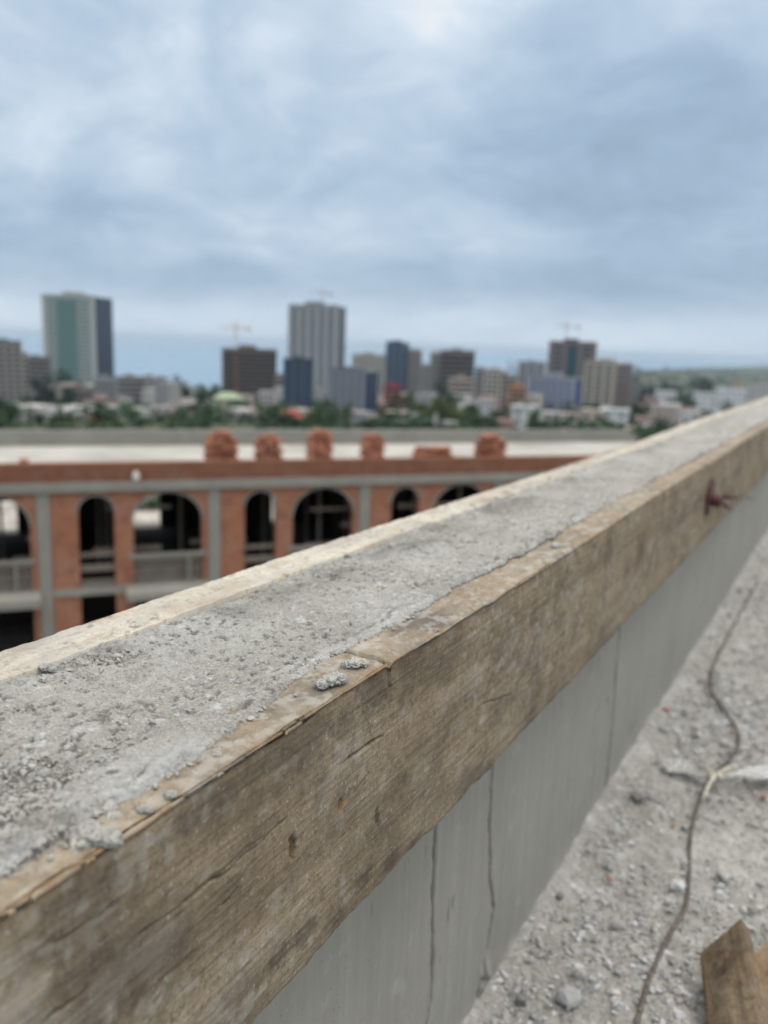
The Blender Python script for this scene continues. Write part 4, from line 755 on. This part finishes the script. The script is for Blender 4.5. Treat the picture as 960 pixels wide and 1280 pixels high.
    T('apartment_block', 'sandy apartment block with brown side, right of the dark teal-glass tower', 732, 791, 453, 700, (.52, .47, .39), GLD, split=.64, sidec=(.22, .17, .155), bays=3, bayc=(.52, .475, .39))
    T('apartment_block', 'small grey block at the right foot of the sandy apartment block', 788, 802, 468, 800, (.42, .42, .42), GLD)
    T('apartment_block', 'grey block squeezed between the peach low block and the cream tower block', 594, 607, 461, 660, (.36, .35, .36), GLD)
    T('apartment_block', 'dull beige block behind and right of the cream tower block', 632, 648, 470, 700, (.44, .41, .37), GLD)
    T('apartment_block', 'pale grey block between the beige block and the purple-grey half-finished block', 527, 540, 456, 860, (.44, .45, .46), GLD)
    T('apartment_block', 'brown-grey block behind the left edge of the blue glass block', 344, 358, 470, 640, (.30, .27, .26), GLD)
    T('apartment_block', 'light grey block low between the taupe block and the slim bluish block', 208, 219, 482, 560, (.42, .42, .42), GLD)
    T('apartment_block', 'dim grey block left of the cream house with wide eaves', 84, 108, 480, 520, (.28, .27, .28), GLD)
    H = [(640, 672, 508, 330, (.62, .64, .65), 'white flat house below the orange-roofed house'), (664, 692, 515, 300, (.66, .64, .62), 'white low house with dark windows in front of the blue-glazed office'), (690, 722, 517, 310, (.50, .44, .44), 'pinkish low house under the blue-glazed office with white pillars'),
         (727, 754, 513, 340, (.58, .49, .42), 'sand-coloured house left of a white house below the sandy block'), (752, 786, 512, 345, (.66, .68, .70), 'broad white house below the sandy apartment block'), (795, 815, 522, 320, (.48, .35, .32), 'small pink house low on the right, before dark trees'),
         (828, 850, 505, 420, (.72, .74, .76), 'bright white block house on the right, taller than its neighbours'), (820, 845, 489, 620, (.66, .67, .68), 'white house above and behind the bright white block house'), (806, 824, 497, 560, (.40, .28, .28), 'reddish house left of the bright white block house'),
         (868, 893, 491, 560, (.68, .70, .72), 'white terraced house in the trees on the right'), (897, 932, 487, 640, (.70, .71, .74), 'long white house among trees near the right parapet end'), (937, 962, 480, 760, (.52, .50, .50), 'grey-white house at the far right edge'), (917, 928, 474, 950, (.50, .38, .3), 'small brick-coloured house standing over the long white house'),
         (852, 872, 514, 480, (.66, .68, .70), 'low white shed beside the bright white block house'), (297, 318, 514, 300, (.58, .47, .48), 'pale pink house low before the trees, left of the red-roofed house'), (208, 258, 505, 420, (.40, .38, .35), 'greyish low house in the trees before the sea'),
         (93, 122, 515, 300, (.60, .62, .62), 'small white house left of the cream house with wide eaves'), (20, 42, 522, 260, (.45, .44, .46), 'grey low house near the left edge, behind the roof wall'), (-5, 18, 508, 330, (.50, .47, .50), 'pale lilac house at the left edge'), (70, 90, 519, 280, (.14, .34, .34), 'small teal-roofed shed among trees on the left'),
         (325, 356, 490, 560, (.44, .44, .43), 'grey house between the brown frame building and the blue glass block'), (484, 515, 515, 320, (.46, .40, .37), 'tan house in the trees right of the blue-grey office block'), (596, 618, 500, 420, (.52, .52, .53), 'white-grey house below the cream tower block')]
    for x0, x1, yt, r, c, lb in H: house(x0, x1, yt, r, c, lb)
    house(345, 381, 514, 290, (.50, .36, .33), 'house with a red hipped roof in the trees below the blue glass block', (.36, .075, .06), True)
    house(268, 302, 491, 420, (.36, .38, .30), 'long shed with a pale green roof before the brown frame building', (.33, .39, .27), True)
    house(112, 128, 521, 250, (.50, .30, .22), 'tiny orange-red hut left of the cream house', (.55, .2, .08), True)
def house(x0, x1, yt, r, c, lb, rc=None, hip=False):
    L, Rt = at_r(x0, yt, r), at_r(x1, yt, r); w = np.linalg.norm((Rt - L)[:2]); mid = (L + Rt) / 2; zg = ground_at(mid) - 1.5; H = mid[2] - zg; b = math.atan2(mid[1], mid[0]) - math.pi / 2
    root = empty('house', (mid[0], mid[1], zg), b, lb, 'house', 'low houses in the city'); dp = w * .7; hw = H - (min(3.5, w * .22) if hip else .8)
    MB().box((-w / 2, 0, 0), (w / 2, dp, hw)).build('wall', paint(c), root)
    v = MB(); e = .4; rm = paint(rc or tuple(q * .75 for q in c))
    if hip: v.add([(-w / 2 - e, -e, hw), (w / 2 + e, -e, hw), (w / 2 + e, dp + e, hw), (-w / 2 - e, dp + e, hw), (-w * .22, dp / 2, H), (w * .22, dp / 2, H)], [(0, 1, 5, 4), (1, 2, 5), (2, 3, 4, 5), (3, 0, 4), (3, 2, 1, 0)])
    else: v.box((-w / 2 - e, -e, hw), (w / 2 + e, dp + e, H))
    v.build('roof', rm, root)
    n = max(2, int(w / 4)); wm = MB().box((-.7, -.08, 0), (.7, .05, 1.5)).mesh('window', paint(GLD, True))
    for f in range(max(1, min(4, int(hw / 3.2)))):
        for i in range(n): inst('window', wm, root, ((i + .5 - n / 2) * w / n, 0, hw - 2.5 - f * 3.1))
city()
# ------------------------------------------------------------------ trees
def mat_leaf(name, a, b):
    t = NT(name, .85, .2); n = t.noise(.8, 3, .6); v = t.noise(.075, 3, .6); col = t.mix(t.math('ADD', t.math('MULTIPLY', n, .6), t.math('MULTIPLY', t.rnd(), .4)), a, b)
    return t.done(t.mix(t.ramp(v, [(.45, 0.0), (.62, .8)]), col, tuple(x * 1.7 for x in b)))
ML = [mat_leaf('dark_foliage', (.022, .045, .028), (.05, .085, .045)), mat_leaf('green_foliage', (.045, .075, .025), (.10, .125, .045)), mat_leaf('bluish_foliage', (.022, .042, .035), (.045, .075, .055))]
MBK = simple('bark', (.10, .075, .055), .95, .3, 2)
def crown_np(seed, n, rad, h, leaf):
    g = np.random.default_rng(seed); k = 9; cl = g.normal(size=(k, 3)) * [rad * .42, rad * .42, h * .2]; cl[:, 2] += h * .62; cr = g.uniform(.32, .55, k) * rad
    ci = g.integers(0, k, n); d = g.normal(size=(n, 3)); d /= np.linalg.norm(d, axis=1)[:, None]; P = cl[ci] + d * (cr[ci] * g.uniform(.55, 1.08, n))[:, None] * [1, 1, .85]
    a, b = g.normal(size=(n, 3)), g.normal(size=(n, 3)); a /= np.linalg.norm(a, axis=1)[:, None]; b -= a * (a * b).sum(1)[:, None]; b /= np.linalg.norm(b, axis=1)[:, None]; s = leaf * g.uniform(.6, 1.3, n)[:, None]
    V = np.stack([P - a * s, P + b * s * .6, P + a * s, P - b * s * .6], 1).reshape(-1, 3); return V, np.arange(4 * n).reshape(n, 4)
def trunk_mb(h, rad): 
    v = MB(); v.tube([(0, 0, 0), (.05 * rad, 0, h * .3), (-.03 * rad, .04 * rad, h * .62)], [.035 * h, .028 * h, .014 * h], 7)
    for a in (0.4, 2.5, 4.4): v.tube([(0, 0, h * .34), (math.cos(a) * rad * .3, math.sin(a) * rad * .3, h * .55), (math.cos(a) * rad * .5, math.sin(a) * rad * .5, h * .68)], [.014 * h, .009 * h, .004 * h], 5)
    return v
TP = []
for i in range(5):
    V, F = crown_np(900 + i, 900, 4.6, 11, .55); o = mesh_np('crown', V, F, None, None, False); cm = o.data; bpy.data.objects.remove(o); TP.append((cm, trunk_mb(11, 4.6).mesh('trunk', MBK, True)))
CM = {}
def crown_of(i, m):
    if (i, m) not in CM: c = TP[i][0].copy(); c.materials.append(ML[m]); CM[(i, m)] = c
    return CM[(i, m)]
def tree(px, yt, r, sc, m, label, group='trees in the city'):
    p = at_r(px, yt, r); zg = ground_at(p) - .5; H = max(5, p[2] - zg); i = int(rng.integers(5)); root = empty('tree', (p[0], p[1], zg), rng.uniform(0, 6.28), label, 'tree', group); s = H / 12.0
    inst('crown', crown_of(i, m), root, (0, 0, 0), (0, 0, 0), (s * sc, s * sc, s)); inst('trunk', TP[i][1], root, (0, 0, 0), (0, 0, 0), (s * sc, s * sc, s))
for a in [(52, 474, 430, 1.0, 2, 'dark blue-green tree left of the tall pale tower'), (72, 466, 440, 1.1, 2, 'tallest dark tree at the foot of the tall pale tower'), (86, 478, 400, .9, 2, 'dark tree between the tall pale tower and the low brown house'), (60, 500, 330, .9, 0, 'dark tree below the brown flat-roofed block'), (40, 512, 280, .9, 1, 'green tree near the left edge of the city'), (133, 517, 250, .8, 1, 'green bush-like tree before the cream house'),
          (226, 474, 470, .55, 0, 'slender tree rising above the slim bluish block'), (256, 484, 440, 1.0, 0, 'round dark tree standing out against the sea'), (243, 500, 380, .9, 0, 'dark tree just left of the round tree against the sea'), (200, 512, 300, 1.0, 0, 'dark tree below the taupe block'), (166, 514, 290, 1.0, 0, 'dark tree below the grey apartment block with jagged roof'), (285, 506, 330, 1.0, 1, 'green tree in front of the long shed with pale green roof'),
          (325, 505, 330, 1.0, 1, 'green tree left of the house with a red hipped roof'), (400, 500, 330, .9, 0, 'dark tree between the blue glass block and the blue-grey office'), (388, 514, 270, 1.0, 1, 'green tree right of the house with a red hipped roof'), (432, 505, 300, .9, 1, 'light green tree in front of the blue-grey office block'), (550, 490, 330, 1.25, 1, 'broad yellowish-green tree right of the picture centre'), (572, 497, 300, 1.1, 1, 'yellowish-green tree below the peach-coloured block'),
          (508, 494, 360, 1.2, 1, 'tall yellowish-green tree between the tan house and the broad tree'), (528, 498, 340, 1.2, 0, 'dark tree pressed against the broad yellowish-green tree'), (588, 500, 340, 1.2, 0, 'dark tree below the grey squeezed block'), (655, 505, 340, 1.1, 0, 'dark tree between the two white houses left of the pinkish house'), (733, 500, 420, 1.2, 0, 'dark tree at the foot of the blue-glazed office, on its right'), (842, 484, 700, 1.3, 2, 'bluish tree above the bright white block house'), (518, 505, 290, 1.1, 1, 'green tree left of the broad yellowish-green tree'), (535, 510, 260, 1.0, 1, 'low green tree in front of the broad yellowish-green tree'), (597, 512, 270, 1.0, 0, 'dark tree below the cream tower block'), (560, 482, 480, .9, 2, 'bluish tree behind the broad yellowish-green tree'), (490, 498, 420, 1.0, 0, 'dark tree before the magenta-fronted building'), (624, 508, 320, .9, 0, 'dark tree left of the white flat house'),
          (712, 504, 400, .9, 0, 'dark tree right of the blue-glazed office block'), (745, 500, 470, 1.0, 0, 'dark tree below the sandy apartment block'), (790, 503, 400, 1.0, 2, 'dark tree right of the broad white house'), (808, 508, 330, 1.0, 0, 'dark tree behind the small pink house'), (860, 492, 520, 1.2, 2, 'dark tree left of the white terraced house on the right'), (885, 478, 700, 1.4, 2, 'wide dark tree behind the white terraced house on the right'),
          (905, 505, 400, 1.0, 0, 'dark tree below the long white house on the right'), (820, 476, 800, 1.4, 2, 'dark tree right of the small grey block'), (690, 523, 240, 1.0, 0, 'dark tree nearest below the pinkish low house'), (868, 520, 330, .9, 0, 'dark tree just over the pale plank, by the low white shed'), (770, 524, 250, 1.0, 0, 'dark tree nearest below the broad white house'), (463, 524, 240, .8, 0, 'dark tree at the foot of the navy side of the office block')]: tree(*a)
def wood_mass(name, label, n, a0, a1, r0, r1, m, hmin, hmax, seed, leaf=1.3, per=70):
    g = np.random.default_rng(seed); Vs, Fs, b = [], [], 0
    for _ in range(n):
        a = R(g.uniform(a0, a1)); r = r0 * (r1 / r0) ** g.random(); q = RW @ np.array([r * math.sin(a), r * math.cos(a), 0]); h = g.uniform(hmin, hmax); k = min(1.0 + r / 2500, 2.6); V, F = crown_np(int(g.integers(1e6)), per, h * .5, h, leaf * h / 9)
        V = V * [k, k, 1]; z = float(zterr(r)) + fbm(np.array(r * math.sin(a) / 60), np.array(r * math.cos(a) / 60), 5) * 5 - 3.5; Vs.append(V + [q[0], q[1], z]); Fs.append(F + b); b += len(V)
    o = mesh_np(name, np.concatenate(Vs), np.concatenate(Fs), ML[m], None, False); tag(o, label, None, None, 'stuff')
wood_mass('tree_belt', 'belt of dark trees filling the gaps between city houses', 360, -27, 28, 230, 660, 0, 4, 8.5, 1)
wood_mass('tree_belt', 'greener bushes and trees just beyond the arcade roof', 150, -27, 24, 200, 330, 0, 2.5, 5, 2)
wood_mass('distant_woodland', 'hazy dark woodland on the coastal plain', 900, 8, 40, 560, 5200, 2, 8, 14, 3, 1.6, 40)
wood_mass('distant_woodland', 'dark woodland between the far tower blocks', 420, -27, 12, 560, 1150, 2, 6, 12, 4, 1.4, 50)
wood_mass('yard_bushes', 'green bushes beyond the yard seen through the arches', 80, -32, 8, 54, 66, 0, 1.2, 2.6, 5, .9, 140)
def far_houses():
    g = np.random.default_rng(33)
    for nm, col, n in (('pale', (.40, .40, .39), 170), ('tan', (.36, .32, .29), 150), ('grey', (.27, .27, .28), 180), ('reddish', (.28, .17, .15), 50)):
        v = MB()
        for _ in range(n):
            a = R(g.uniform(-27, 36)); r = 700 * (4200 / 700) ** g.random() if g.random() < .35 else g.uniform(285, 820)
            if r > .95 * coast(math.degrees(a)): continue
            q = RW @ np.array([r * math.sin(a), r * math.cos(a), 0]); big = r > 420 and g.random() < .4; w, d, h = g.uniform(5, 12), g.uniform(6, 10), g.uniform(9, 18) if big else g.uniform(3, 6); z = float(zterr(r)) - 2; c = math.cos(HEAD)
            v.box((q[0] - w / 2, q[1] - d / 2, z), (q[0] + w / 2, q[1] + d / 2, z + h + 2))
        tag(v.build('distant_houses', paint(col)), 'scatter of far %s low houses down to the coast' % nm, kind='stuff')
far_houses()
# ------------------------------------------------------------------ haze
def haze():
    o = MB().box((-80000, -80000, CAMZ - 90), (80000, 80000, CAMZ + 56)).build('haze', None); m = bpy.data.materials.new('haze_air'); m.use_nodes = True; n = m.node_tree.nodes; n.clear()
    out = n.new('ShaderNodeOutputMaterial'); v = n.new('ShaderNodeVolumePrincipled'); v.inputs['Color'].default_value = (.70, .85, 1.0, 1); v.inputs['Density'].default_value = 6e-5; v.inputs['Anisotropy'].default_value = 0.0
    m.node_tree.links.new(v.outputs[0], out.inputs['Volume']); o.data.materials.clear(); o.data.materials.append(m); tag(o, kind='stuff', label='thin blue-grey haze over the city')
haze()
